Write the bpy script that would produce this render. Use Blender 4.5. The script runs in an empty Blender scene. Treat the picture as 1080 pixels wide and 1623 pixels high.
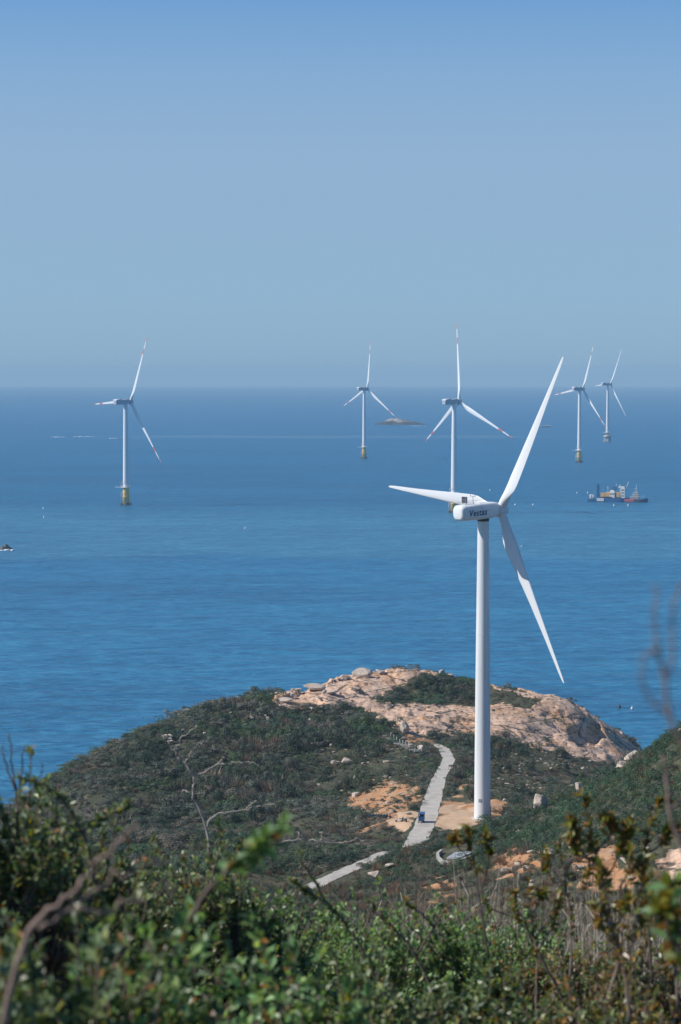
import bpy, bmesh, math, random
import numpy as np
from mathutils import Vector, Matrix, Euler

random.seed(7)
rng = np.random.default_rng(11)
R_ = math.radians
sc = bpy.context.scene
COL = sc.collection

# ------------------------------------------------------------------ camera, sky, sun, exposure
F = 3832.0
H = 128.0
PITCH = math.atan((811.5 - 590.0) / F)
cam_d = bpy.data.cameras.new('camera')
cam_d.sensor_fit = 'VERTICAL'
cam_d.sensor_height = 36.0
cam_d.lens = 36.0 * F / 1623.0
cam_d.clip_start = 0.2
cam_d.clip_end = 150000.0
cam_d.dof.use_dof = True
cam_d.dof.focus_distance = 560.0
cam_d.dof.aperture_fstop = 9.0
cam_d.dof.aperture_blades = 7
cam = bpy.data.objects.new('camera', cam_d)
COL.objects.link(cam)
cam.location = (0, 0, H)
cam.rotation_euler = (math.pi / 2 - PITCH, 0, 0)
sc.camera = cam

HAZE = 6.6e-5
SUN_EL = R_(41.0)
SUN_A = R_(6.0)            # sun stands to the left, a little on the camera's side
SUN_DIR = Vector((-math.cos(SUN_A) * math.cos(SUN_EL), -math.sin(SUN_A) * math.cos(SUN_EL), math.sin(SUN_EL)))
world = bpy.data.worlds.new('World')
sc.world = world
world.use_nodes = True
wn = world.node_tree
wn.nodes.clear()
w_out = wn.nodes.new('ShaderNodeOutputWorld')
w_bg = wn.nodes.new('ShaderNodeBackground')
w_sky = wn.nodes.new('ShaderNodeTexSky')
w_sky.sky_type = 'NISHITA'
w_sky.sun_disc = False
w_sky.sun_elevation = SUN_EL
w_sky.sun_rotation = math.atan2(SUN_DIR.x, SUN_DIR.y)
w_sky.altitude = 3000.0
w_sky.air_density = 1.15
w_sky.dust_density = 3.0
w_sky.ozone_density = 10.0
w_bg.inputs['Strength'].default_value = 0.112
# pale veil of sea haze thickening toward the horizon
w_tc = wn.nodes.new('ShaderNodeTexCoord')
w_sx = wn.nodes.new('ShaderNodeSeparateXYZ')
wn.links.new(w_tc.outputs['Generated'], w_sx.inputs[0])
w_rp = wn.nodes.new('ShaderNodeValToRGB')
for _i, (_p, _v) in enumerate(((0.0, 0.85), (0.0365, 0.80), (0.088, 0.80), (0.12, 0.56), (0.155, 0.18), (0.35, 0.0))):
    _e = w_rp.color_ramp.elements[_i] if _i < 2 else w_rp.color_ramp.elements.new(_p)
    _e.position = _p; _e.color = (_v, _v, _v, 1)
wn.links.new(w_sx.outputs['Z'], w_rp.inputs[0])
w_mx = wn.nodes.new('ShaderNodeMix')
w_mx.data_type = 'RGBA'
SKY_S = 0.112
w_mx.inputs[7].default_value = (0.278 / SKY_S, 0.440 / SKY_S, 0.625 / SKY_S, 1)
w_vc = wn.nodes.new('ShaderNodeValToRGB')
for _i, (_p, _c) in enumerate(((0.002, (0.262, 0.415, 0.585)), (0.03, (0.285, 0.438, 0.615)), (0.09, (0.312, 0.448, 0.622)))):
    _e = w_vc.color_ramp.elements[_i] if _i < 2 else w_vc.color_ramp.elements.new(_p)
    _e.position = _p; _e.color = (*_c, 1)
wn.links.new(w_sx.outputs['Z'], w_vc.inputs[0])
w_vm = wn.nodes.new('ShaderNodeVectorMath')
w_vm.operation = 'SCALE'
w_vm.inputs['Scale'].default_value = 1.0 / SKY_S
wn.links.new(w_vc.outputs[0], w_vm.inputs[0])
wn.links.new(w_vm.outputs[0], w_mx.inputs[7])
wn.links.new(w_rp.outputs[0], w_mx.inputs[0])
w_ti = wn.nodes.new('ShaderNodeMix')
w_ti.data_type = 'RGBA'
w_ti.blend_type = 'MULTIPLY'
w_ti.inputs[0].default_value = 1.0
w_ti.inputs[7].default_value = (0.93, 1.12, 1.08, 1)
wn.links.new(w_sky.outputs[0], w_ti.inputs[6])
wn.links.new(w_ti.outputs[2], w_mx.inputs[6])
wn.links.new(w_mx.outputs[2], w_bg.inputs[0])
wn.links.new(w_bg.outputs[0], w_out.inputs[0])

sun_d = bpy.data.lights.new('sun', 'SUN')
sun_d.energy = 5.0
sun_d.angle = R_(0.53)
sun_d.color = (1.0, 0.95, 0.87)
sun = bpy.data.objects.new('sun', sun_d)
COL.objects.link(sun)
sun.rotation_euler = (-SUN_DIR).to_track_quat('-Z', 'Y').to_euler()
sun.location = (-200, 0, 400)

sc.view_settings.view_transform = 'Standard'
sc.view_settings.look = 'None'
sc.view_settings.exposure = 0.0
sc.view_settings.gamma = 1.0
sc.render.engine = 'CYCLES'
sc.cycles.use_denoising = True
sc.cycles.max_bounces = 6
sc.cycles.diffuse_bounces = 3
sc.cycles.glossy_bounces = 2
sc.cycles.transmission_bounces = 3
sc.cycles.volume_bounces = 0
sc.cycles.transparent_max_bounces = 6
sc.cycles.sample_clamp_indirect = 4.0

# ------------------------------------------------------------------ helpers
CP, SP = math.cos(PITCH), math.sin(PITCH)

def at(px, py, Y):
    """point that stands Y metres ahead and is seen at photo pixel (px, py)"""
    a = (px - 540.0) / F
    b = -(py - 811.5) / F
    y = CP + b * SP
    z = -SP + b * CP
    return np.array([a / y * Y, Y, H + z / y * Y])

def proj(x, y, z):
    zz = z - H
    d = y * CP - zz * SP
    u = y * SP + zz * CP
    d = np.where(d < 0.05, 0.05, d)
    return 540 + F * x / d, 811.5 - F * u / d

def tag(o, label=None, cat=None, group=None, kind=None):
    if label: o['label'] = label
    if cat: o['category'] = cat
    if group: o['group'] = group
    if kind: o['kind'] = kind
    return o

def empty(name, loc=(0, 0, 0), rz=0.0, label=None, cat=None, group=None):
    o = bpy.data.objects.new(name, None)
    o.empty_display_size = 0.2
    COL.objects.link(o)
    o.location = loc
    o.rotation_euler = (0, 0, rz)
    return tag(o, label, cat, group)

def link(name, me, mat=None, parent=None, loc=None, rot=None):
    o = bpy.data.objects.new(name, me)
    COL.objects.link(o)
    if mat is not None and len(me.materials) == 0:
        for m in (mat if isinstance(mat, (list, tuple)) else [mat]):
            me.materials.append(m)
    if parent: o.parent = parent
    if loc is not None: o.location = loc
    if rot is not None: o.rotation_euler = rot
    return o

def bm_mesh(bm, name, smooth=False):
    me = bpy.data.meshes.new(name)
    bmesh.ops.recalc_face_normals(bm, faces=bm.faces)
    bm.to_mesh(me)
    bm.free()
    if smooth:
        me.shade_smooth()
    return me

def box(bm, c, s, bevel=0.0, mi=0, rot=None):
    r = bmesh.ops.create_cube(bm, size=1.0)
    vs = r['verts']
    M = Matrix.Translation(c) @ (rot.to_matrix().to_4x4() if rot else Matrix.Identity(4)) @ Matrix.Diagonal((*s, 1.0))
    bmesh.ops.transform(bm, matrix=M, verts=vs)
    fs = set()
    for v in vs: fs.update(v.link_faces)
    for f in fs: f.material_index = mi
    if bevel > 0:
        es = set()
        for v in vs: es.update(v.link_edges)
        rr = bmesh.ops.bevel(bm, geom=list(es), offset=bevel, segments=2, affect='EDGES', profile=0.5)
        for f in rr['faces']: f.material_index = mi

def loft(bm, rings, cap=True, mi=0, closed=True):
    """rings: list of lists of points, all the same length"""
    rv = [[bm.verts.new(p) for p in r] for r in rings]
    n = len(rv[0])
    out = []
    for a, b in zip(rv[:-1], rv[1:]):
        for i in range(n if closed else n - 1):
            j = (i + 1) % n
            f = bm.faces.new((a[i], a[j], b[j], b[i]))
            f.material_index = mi
            f.smooth = True
            out.append(f)
    if cap and closed:
        for r in (rv[0], rv[-1]):
            f = bm.faces.new(r)
            f.material_index = mi
    return rv

def circle(r, z, n=24, cx=0, cy=0):
    return [(cx + r * math.cos(2 * math.pi * i / n), cy + r * math.sin(2 * math.pi * i / n), z) for i in range(n)]

def lathe(bm, prof, n=24, mi=0, cx=0, cy=0):
    loft(bm, [circle(max(r, 1e-4), z, n, cx, cy) for r, z in prof], True, mi)

def tube(bm, pts, r0, r1=None, n=6, mi=0):
    """swept tube, radius from r0 to r1 (or a list of radii)"""
    pts = [Vector(p) for p in pts]
    k = len(pts)
    rr = r0 if isinstance(r0, (list, tuple)) else [r0 + ((r1 if r1 is not None else r0) - r0) * i / (k - 1) for i in range(k)]
    rings = []
    up = Vector((0.13, 0.21, 0.97))
    for i, p in enumerate(pts):
        t = (pts[min(i + 1, k - 1)] - pts[max(i - 1, 0)])
        if t.length < 1e-9: t = Vector((0, 0, 1))
        t.normalize()
        a = t.cross(up)
        if a.length < 0.05: a = t.cross(Vector((1, 0, 0)))
        a.normalize()
        b = t.cross(a)
        rings.append([p + (a * math.cos(2 * math.pi * q / n) + b * math.sin(2 * math.pi * q / n)) * rr[i] for q in range(n)])
    loft(bm, rings, True, mi)

# numpy gradient noise -------------------------------------------------
_perm = np.random.default_rng(3).permutation(512).astype(np.int64)
_perm = np.concatenate([_perm, _perm, _perm])
_ga = np.random.default_rng(4).uniform(0, 2 * np.pi, 512)
_gx, _gy = np.cos(_ga), np.sin(_ga)

def perlin(x, y):
    xi = np.floor(x).astype(np.int64); yi = np.floor(y).astype(np.int64)
    xf = x - xi; yf = y - yi
    u = xf * xf * xf * (xf * (xf * 6 - 15) + 10)
    v = yf * yf * yf * (yf * (yf * 6 - 15) + 10)
    xi &= 511; yi &= 511
    def g(ix, iy, fx, fy):
        h = _perm[(_perm[ix & 511] + iy) & 1023] & 511
        return _gx[h] * fx + _gy[h] * fy
    a = g(xi, yi, xf, yf); b = g(xi + 1, yi, xf - 1, yf)
    c = g(xi, yi + 1, xf, yf - 1); d = g(xi + 1, yi + 1, xf - 1, yf - 1)
    return (a + u * (b - a)) * (1 - v) + (c + u * (d - c)) * v

def fbm(x, y, oct=4, gain=0.5, lac=2.03, ridged=False):
    s = 0.0; a = 1.0
    for o in range(oct):
        n = perlin(x + 17.3 * o, y - 9.1 * o)
        if ridged: n = 0.5 - np.abs(n) * 1.6
        s = s + a * n
        x = x * lac; y = y * lac; a *= gain
    return s

def inpoly(px, py, poly):
    c = np.zeros(px.shape, bool)
    n = len(poly)
    for i in range(n):
        x0, y0 = poly[i]; x1, y1 = poly[(i + 1) % n]
        if y0 == y1: continue
        t = (y0 > py) != (y1 > py)
        c ^= t & (px < (x1 - x0) * (py - y0) / (y1 - y0) + x0)
    return c

# ------------------------------------------------------------------ materials
def nmat(name):
    m = bpy.data.materials.new(name)
    m.use_nodes = True
    nt = m.node_tree
    b = nt.nodes['Principled BSDF']
    return m, nt, b

def ramp(nt, stops, fac):
    r = nt.nodes.new('ShaderNodeValToRGB')
    e = r.color_ramp.elements
    while len(e) < len(stops): e.new(0.5)
    for q, (p, c) in zip(e, stops):
        q.position = p
        q.color = (*c, 1) if len(c) == 3 else c
    nt.links.new(fac, r.inputs[0])
    return r.outputs[0]

def noise(nt, scale, detail=4, rough=0.55, vec=None, dist=0.0):
    n = nt.nodes.new('ShaderNodeTexNoise')
    n.inputs['Scale'].default_value = scale
    n.inputs['Detail'].default_value = detail
    n.inputs['Roughness'].default_value = rough
    n.inputs['Distortion'].default_value = dist
    if vec is not None: nt.links.new(vec, n.inputs['Vector'])
    return n.outputs['Fac']

def mix(nt, fac, a, b, blend='MIX'):
    n = nt.nodes.new('ShaderNodeMix')
    n.data_type = 'RGBA'
    n.blend_type = blend
    for k, v in ((0, fac), (6, a), (7, b)):
        if isinstance(v, (int, float)): n.inputs[k].default_value = v
        elif isinstance(v, (tuple, list)): n.inputs[k].default_value = (*v, 1)
        else: nt.links.new(v, n.inputs[k])
    return n.outputs[2]

def mth(nt, op, a, b=None, clamp=False):
    n = nt.nodes.new('ShaderNodeMath')
    n.operation = op
    n.use_clamp = clamp
    for k, v in ((0, a), (1, b)):
        if v is None: continue
        if isinstance(v, (int, float)): n.inputs[k].default_value = v
        else: nt.links.new(v, n.inputs[k])
    return n.outputs[0]

def mapr(nt, v, a, b, c=0.0, d=1.0, smooth=True):
    n = nt.nodes.new('ShaderNodeMapRange')
    n.interpolation_type = 'SMOOTHSTEP' if smooth else 'LINEAR'
    nt.links.new(v, n.inputs[0])
    for k, q in ((1, a), (2, b), (3, c), (4, d)): n.inputs[k].default_value = q
    return n.outputs[0]

def bump(nt, h, strength, dist):
    n = nt.nodes.new('ShaderNodeBump')
    n.inputs['Strength'].default_value = strength
    n.inputs['Distance'].default_value = dist
    nt.links.new(h, n.inputs['Height'])
    return n.outputs[0]

def objco(nt, scale=(1, 1, 1)):
    t = nt.nodes.new('ShaderNodeTexCoord')
    m = nt.nodes.new('ShaderNodeMapping')
    m.inputs['Scale'].default_value = scale
    nt.links.new(t.outputs['Object'], m.inputs['Vector'])
    return m.outputs[0]

def paint(name, col, rough=0.45, var=0.12, scale=0.6, metal=0.0, dirt=None):
    m, nt, b = nmat(name)
    co = objco(nt)
    n = noise(nt, scale, 5, 0.6, co)
    c2 = tuple(min(1, x * (1 - var)) for x in col) if dirt is None else dirt
    c = ramp(nt, [(0.35, col), (0.75, c2)], n)
    nt.links.new(c, b.inputs['Base Color'])
    b.inputs['Roughness'].default_value = rough
    b.inputs['Metallic'].default_value = metal
    return m

M_white = paint('turbine_white', (0.78, 0.79, 0.80), 0.42, 0.06, 0.15)
M_tower = paint('tower_paint', (0.76, 0.775, 0.79), 0.45, 0.07, 0.10)
m, nt, b = nmat('weathered_tower_paint')
co = objco(nt, (1.4, 1.4, 0.05))
n1 = noise(nt, 1.0, 5, 0.6, co); n2 = noise(nt, 0.5, 4, 0.6, objco(nt))
c = ramp(nt, [(0.42, (0.77, 0.785, 0.80)), (0.62, (0.70, 0.705, 0.70)), (0.8, (0.58, 0.57, 0.55))], n1)
c = mix(nt, mapr(nt, n2, 0.55, 0.75, 0.0, 0.25), c, (0.6, 0.59, 0.57))
nt.links.new(c, b.inputs['Base Color'])
b.inputs['Roughness'].default_value = 0.42
M_tower_w = m
M_dark = paint('dark_metal', (0.05, 0.055, 0.06), 0.6)
M_grey = paint('grey_metal', (0.30, 0.31, 0.33), 0.5)
M_blue = paint('letter_blue', (0.01, 0.035, 0.14), 0.5, 0.02)
M_red = paint('blade_red', (0.62, 0.17, 0.15), 0.5)
M_yellow = paint('yellow_paint', (0.93, 0.62, 0.20), 0.55, 0.2, 0.5, dirt=(0.80, 0.48, 0.16))
M_conc = paint('concrete', (0.46, 0.44, 0.40), 0.85, 0.25, 0.7)
M_pile = paint('wet_pile', (0.10, 0.085, 0.07), 0.7)
M_nac = paint('nacelle_grey_blue', (0.42, 0.45, 0.50), 0.45, 0.05)

def attr_foliage(name, rough=0.55, trans=0.25, spec=0.3):
    m, nt, b = nmat(name)
    a = nt.nodes.new('ShaderNodeAttribute')
    a.attribute_name = 'Col'
    nt.links.new(a.outputs['Color'], b.inputs['Base Color'])
    b.inputs['Roughness'].default_value = rough
    b.inputs['Specular IOR Level'].default_value = spec
    tr = nt.nodes.new('ShaderNodeBsdfTranslucent')
    tc = mix(nt, 1.0, a.outputs['Color'], (1.5, 1.45, 0.7), 'MULTIPLY')
    nt.links.new(tc, tr.inputs[0])
    ms = nt.nodes.new('ShaderNodeMixShader')
    ms.inputs[0].default_value = trans
    nt.links.new(b.outputs[0], ms.inputs[1])
    nt.links.new(tr.outputs[0], ms.inputs[2])
    out = nt.nodes['Material Output']
    nt.links.new(ms.outputs[0], out.inputs[0])
    return m

M_scrub = attr_foliage('scrub_leaf', 0.65, 0.15, 0.25)
M_leaf = attr_foliage('glossy_leaf', 0.38, 0.36, 0.6)
M_dry = attr_foliage('dry_stem', 0.8, 0.1, 0.1)

def bark(name, c1, c2, scale=30):
    m, nt, b = nmat(name)
    co = objco(nt)
    n = noise(nt, scale, 5, 0.65, co)
    nt.links.new(ramp(nt, [(0.3, c1), (0.7, c2)], n), b.inputs['Base Color'])
    nt.links.new(bump(nt, n, 0.5, 0.004), b.inputs['Normal'])
    b.inputs['Roughness'].default_value = 0.85
    return m
M_bark = bark('brown_bark', (0.07, 0.05, 0.04), (0.17, 0.125, 0.10))
M_bleach = bark('bleached_wood', (0.27, 0.23, 0.20), (0.48, 0.43, 0.39))
M_twig = bark('bare_twig', (0.17, 0.12, 0.10), (0.30, 0.22, 0.18))

# rock ---------------------------------------------------------------
def rock_nodes(nt, co, k=1.0):
    n1 = noise(nt, 0.09 * k, 6, 0.6, co)
    n2 = noise(nt, 0.8 * k, 6, 0.65, co)
    base = ramp(nt, [(0.30, (0.48, 0.34, 0.265)), (0.45, (0.60, 0.42, 0.31)), (0.56, (0.58, 0.375, 0.25)), (0.68, (0.56, 0.31, 0.165))], n1)
    fine = ramp(nt, [(0.30, (0.48, 0.45, 0.43)), (0.50, (1, 1, 1)), (0.72, (1.25, 1.25, 1.27))], n2)
    c = mix(nt, 1.0, base, fine, 'MULTIPLY')
    mp = nt.nodes.new('ShaderNodeMapping')
    mp.inputs['Scale'].default_value = (0.045 * k, 0.06 * k, 0.22 * k)
    mp.inputs['Rotation'].default_value = (0.12, 0.28, 0)
    nt.links.new(co, mp.inputs['Vector'])
    vo = nt.nodes.new('ShaderNodeTexVoronoi')
    vo.feature = 'DISTANCE_TO_EDGE'
    vo.inputs['Scale'].default_value = 1.0
    nt.links.new(mp.outputs[0], vo.inputs['Vector'])
    w = mth(nt, 'ADD', vo.outputs['Distance'], mth(nt, 'MULTIPLY', mth(nt, 'SUBTRACT', n2, 0.5), 0.10))
    stain = mapr(nt, noise(nt, 0.35 * k, 4, 0.6, mp.outputs[0], 1.2), 0.60, 0.74)
    c = mix(nt, mth(nt, 'MULTIPLY', stain, 0.55), c, (0.20, 0.165, 0.14))
    crack = mapr(nt, w, 0.0, 0.028, 0.0, 1.0)
    c = mix(nt, crack, (0.12, 0.10, 0.085), c)
    vo2 = nt.nodes.new('ShaderNodeTexVoronoi')
    vo2.feature = 'DISTANCE_TO_EDGE'
    vo2.inputs['Scale'].default_value = 3.1
    nt.links.new(mp.outputs[0], vo2.inputs['Vector'])
    w2_ = mth(nt, 'ADD', vo2.outputs['Distance'], mth(nt, 'MULTIPLY', mth(nt, 'SUBTRACT', n2, 0.5), 0.22))
    cr2 = mapr(nt, w2_, 0.0, 0.03, 0.45, 1.0)
    c = mix(nt, cr2, (0.13, 0.10, 0.08), c)
    h = mth(nt, 'ADD', mth(nt, 'MULTIPLY', mth(nt, 'MULTIPLY', crack, cr2), 0.8), n2)
    return c, h

m, nt, b = nmat('granite')
_c, _h = rock_nodes(nt, objco(nt), 3.0)
nt.links.new(_c, b.inputs['Base Color'])
nt.links.new(bump(nt, _h, 0.6, 0.25), b.inputs['Normal'])
b.inputs['Roughness'].default_value = 0.9
M_granite = m

# ------------------------------------------------------------------ sea
m, nt, b = nmat('sea_water')
co = objco(nt)
sx = nt.nodes.new('ShaderNodeSeparateXYZ')
nt.links.new(co, sx.inputs[0])
big = noise(nt, 0.0016, 5, 0.6, co)
big2 = noise(nt, 0.006, 5, 0.62, objco(nt, (0.35, 1.0, 1.0)))
ydist = mth(nt, 'ADD', sx.outputs['Y'], mth(nt, 'MULTIPLY', mth(nt, 'SUBTRACT', big, 0.5), 420.0))
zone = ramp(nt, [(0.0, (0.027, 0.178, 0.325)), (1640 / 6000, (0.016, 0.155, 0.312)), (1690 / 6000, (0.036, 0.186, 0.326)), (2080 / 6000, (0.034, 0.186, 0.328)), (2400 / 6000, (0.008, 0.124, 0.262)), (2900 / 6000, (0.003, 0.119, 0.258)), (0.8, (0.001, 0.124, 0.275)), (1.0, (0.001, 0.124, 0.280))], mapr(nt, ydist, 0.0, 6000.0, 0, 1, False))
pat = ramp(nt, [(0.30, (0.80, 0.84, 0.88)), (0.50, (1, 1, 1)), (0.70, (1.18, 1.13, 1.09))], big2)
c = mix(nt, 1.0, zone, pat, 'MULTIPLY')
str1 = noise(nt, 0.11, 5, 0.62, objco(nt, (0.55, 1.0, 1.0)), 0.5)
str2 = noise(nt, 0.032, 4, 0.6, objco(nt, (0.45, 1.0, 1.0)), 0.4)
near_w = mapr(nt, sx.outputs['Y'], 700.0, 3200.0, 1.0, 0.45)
ripple_shade = mth(nt, 'ADD', mth(nt, 'MULTIPLY', mth(nt, 'SUBTRACT', str1, 0.5), 1.25), mth(nt, 'MULTIPLY', mth(nt, 'SUBTRACT', str2, 0.5), 0.7))
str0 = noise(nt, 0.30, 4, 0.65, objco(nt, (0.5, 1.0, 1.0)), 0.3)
ripple_shade = mth(nt, 'ADD', ripple_shade, mth(nt, 'MULTIPLY', mth(nt, 'SUBTRACT', str0, 0.5), 1.7))
ripple_shade = mth(nt, 'ADD', mth(nt, 'MULTIPLY', ripple_shade, near_w), 0.5)
c = mix(nt, 1.0, c, ramp(nt, [(0.22, (0.50, 0.68, 0.76)), (0.5, (1, 1, 1)), (0.78, (1.9, 1.42, 1.28))], ripple_shade), 'MULTIPLY')  # wave shading painted into the water colour as light and dark streaks
# pale line where two currents meet
yl = mth(nt, 'ADD', sx.outputs['Y'], mth(nt, 'MULTIPLY', mth(nt, 'SUBTRACT', noise(nt, 0.0022, 3, 0.5, co), 0.5), 260.0))
ln = mth(nt, 'ABSOLUTE', mth(nt, 'SUBTRACT', yl, 4870.0))
lm = mth(nt, 'MULTIPLY', mapr(nt, ln, 10.0, 150.0, 0.5, 0.0), mapr(nt, sx.outputs['X'], -560.0, -300.0))
lm = mth(nt, 'MULTIPLY', lm, mapr(nt, sx.outputs['X'], 300.0, 520.0, 1.0, 0.0))
lm = mth(nt, 'MULTIPLY', lm, mapr(nt, big2, 0.3, 0.5, 0.6, 1.0))
c = mix(nt, lm, c, (0.13, 0.235, 0.33))
# small whitecaps
wcn = noise(nt, 0.16, 3, 0.6, objco(nt, (0.45, 1.0, 1.0)))
wc = mth(nt, 'MULTIPLY', mapr(nt, wcn, 0.735, 0.77), mapr(nt, noise(nt, 0.01, 2, 0.5, co), 0.52, 0.66))
c = mix(nt, mth(nt, 'MULTIPLY', wc, 0.75), c, (0.6, 0.65, 0.68))
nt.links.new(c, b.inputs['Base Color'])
w1 = noise(nt, 0.17, 6, 0.66, objco(nt, (0.42, 1.0, 1.0)), 0.4)
w2 = noise(nt, 0.045, 4, 0.55, objco(nt, (0.30, 1.0, 1.0)), 0.4)
hh = mth(nt, 'ADD', mth(nt, 'MULTIPLY', w1, 1.0), mth(nt, 'MULTIPLY', w2, 2.6))
nt.links.new(bump(nt, hh, 1.0, 3.2), b.inputs['Normal'])
b.inputs['Roughness'].default_value = 0.32
b.inputs['IOR'].default_value = 1.33
b.inputs['Specular IOR Level'].default_value = 0.30
M_sea = m

RE = 7433000.0
def sea_z(x, y): return -(x * x + y * y) / (2 * RE)
rr = np.concatenate([[60.0], np.geomspace(250, 48000, 150)])
nA = 160
ang = np.linspace(0, 2 * np.pi, nA, endpoint=False)
V = [(0, 0, 0)]
for r in rr:
    for a in ang: V.append((r * math.cos(a), r * math.sin(a), -r * r / (2 * RE)))
Fc = [(0, 1 + i, 1 + (i + 1) % nA) for i in range(nA)]
for k in range(len(rr) - 1):
    o0, o1 = 1 + k * nA, 1 + (k + 1) * nA
    for i in range(nA):
        j = (i + 1) % nA
        Fc.append((o0 + i, o1 + i, o1 + j, o0 + j))
me = bpy.data.meshes.new('sea')
me.from_pydata(V, [], Fc)
me.shade_smooth()
tag(link('sea', me, M_sea), kind='structure')

# ------------------------------------------------------------------ terrain
CPTS = """130,1207,655 200,1172,680 250,1155,695 300,1133,705 350,1116,715 400,1104,725 450,1094,735 500,1087,745 550,1076,755 600,1069,765 650,1068,770 700,1068,770 750,1075,765 800,1085,760 850,1093,755 890,1103,752 920,1122,750 950,1143,748 980,1168,746 1005,1192,744
85,1240,640 130,1245,615 200,1215,640 200,1270,600 300,1165,668 300,1215,638 300,1270,602 300,1312,570 400,1140,690 400,1190,652 400,1240,617 400,1290,578 450,1330,535 500,1130,705 500,1180,662 500,1230,622 500,1280,577 500,1325,535 580,1130,715 580,1190,652 580,1240,602 580,1295,525 580,1330,500
690,1178,660 712,1192,640 716,1205,615 702,1222,590 690,1240,565 680,1270,535 672,1300,509 655,1332,482
740,1200,635 740,1240,580 762,1295,511 800,1290,505 730,1310,500 640,1300,510
650,1100,748 700,1110,738 750,1108,738 800,1115,732 850,1120,730 900,1130,732 650,1140,697 720,1165,688 790,1168,700 850,1180,705 900,1190,708 950,1195,715 980,1180,735
800,1205,660 800,1240,592 880,1215,645 880,1240,592 930,1215,660
1080,1170,330 1040,1190,355 1000,1212,385 940,1243,420 880,1268,455 820,1287,480 760,1308,490 700,1345,470
1080,1300,240 1000,1300,285 940,1300,335 880,1312,385 820,1332,415 1000,1400,220 900,1370,290 800,1370,350 720,1367,405 1080,1420,170 900,1430,215 800,1422,260 700,1412,320 620,1372,425 560,1385,430 525,1392,422 600,1352,458 470,1400,420 420,1420,380 600,1432,300 500,1442,280 650,1450,230 750,1455,190
300,1440,300 100,1430,330 200,1405,380 350,1385,440 250,1355,500 100,1335,520"""
P = []
for t in CPTS.split():
    x, y, d = map(float, t.split(','))
    P.append(at(x, y, d))
for (x, y, d) in ((130, 0, 655), (250, 0, 695), (350, 0, 715), (450, 0, 735), (550, 0, 755), (650, 0, 770), (750, 0, 765), (850, 0, 755), (920, 0, 750)):
    p = at(x, 800, d + 55); P.append(np.array([p[0], d + 55, 9.0]))
    P.append(np.array([p[0], d + 110, -7.0]))
for q in ((-83, 640, 14), (-95, 640, 2), (-112, 640, -6), (-150, 700, -8), (-78, 560, 13), (-96, 560, 0), (-125, 560, -6), (-84, 480, 14), (-110, 480, -4), (-100, 400, 22), (-130, 400, 2), (-90, 300, 56), (-130, 300, 40), (-60, 200, 84), (-80, 740, -6), (-110, 690, -6),
          (110, 720, 2), (130, 640, -2), (150, 700, -8), (110, 790, -8), (105, 560, 22), (140, 560, 5), (95, 500, 32), (110, 450, 46), (110, 400, 62), (170, 450, 30), (105, 330, 82), (90, 250, 96), (60, 640, 20),
          (0, 0, 126.3), (-20, 0, 126.0), (20, 0, 126.8), (0, 10, 123.9), (0, 30, 118.6), (-15, 30, 118.3), (15, 30, 119.6), (0, 60, 112.6), (-25, 60, 111.6), (25, 60, 114.5), (0, 100, 104.8), (-30, 100, 103.6), (30, 100, 107.5), (0, 150, 93.6), (30, 150, 97), (-40, 150, 92), (0, -40, 134), (-30, -40, 134), (30, -40, 135)):
    P.append(np.array(q, float))
P = np.array(P)

def tps_fit(P, lam=6.0):
    n = len(P)
    xy = P[:, :2] / 100.0
    d = np.linalg.norm(xy[:, None] - xy[None], axis=2)
    K = np.where(d > 0, d * d * np.log(d + 1e-12), 0)
    A = np.zeros((n + 3, n + 3))
    A[:n, :n] = K + np.eye(n) * lam * 1e-4
    A[:n, n] = 1; A[:n, n + 1:] = xy
    A[n, :n] = 1; A[n + 1:, :n] = xy.T
    return np.linalg.solve(A, np.concatenate([P[:, 2], np.zeros(3)])), xy
TW, TXY = tps_fit(P)

def tps(x, y):
    sh = x.shape
    q = np.stack([x.ravel(), y.ravel()], 1) / 100.0
    out = np.empty(len(q))
    for i in range(0, len(q), 40000):
        s = q[i:i + 40000]
        d2 = ((s[:, None, :] - TXY[None]) ** 2).sum(2)
        K = 0.5 * d2 * np.log(d2 + 1e-20)
        out[i:i + 40000] = K @ TW[:-3] + TW[-3] + s @ TW[-2:]
    return out.reshape(sh)

YR = np.concatenate([np.arange(-40, 100, 1.5), np.arange(100, 450, 1.25), np.arange(450, 815, 0.62), np.arange(815, 905, 5.0)])
NS = 560
SS = np.linspace(-1, 1, NS)
def gmap(s):
    a = np.abs(s)
    return np.sign(s) * np.where(a < 0.85, a / 0.85, 1 + 3.0 * ((a - 0.85) / 0.15) ** 1.6)
GS = gmap(SS)
def wY(y): return 0.16 * np.maximum(y, 0) + 6.0
TX = wY(YR)[:, None] * GS[None, :]
TY = np.repeat(YR[:, None], NS, 1)
TX[TY > 0] = TX[TY > 0]
# smooth base on a coarser grid
ri = np.unique(np.concatenate([np.arange(0, len(YR), 4), [len(YR) - 1]]))
ci = np.unique(np.concatenate([np.arange(0, NS, 4), [NS - 1]]))
Zc = tps(TX[np.ix_(ri, ci)], TY[np.ix_(ri, ci)])
Zr = np.array([np.interp(SS, SS[ci], row) for row in Zc])
ZB = np.stack([np.interp(YR, YR[ri], Zr[:, k]) for k in range(NS)], 1)

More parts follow.
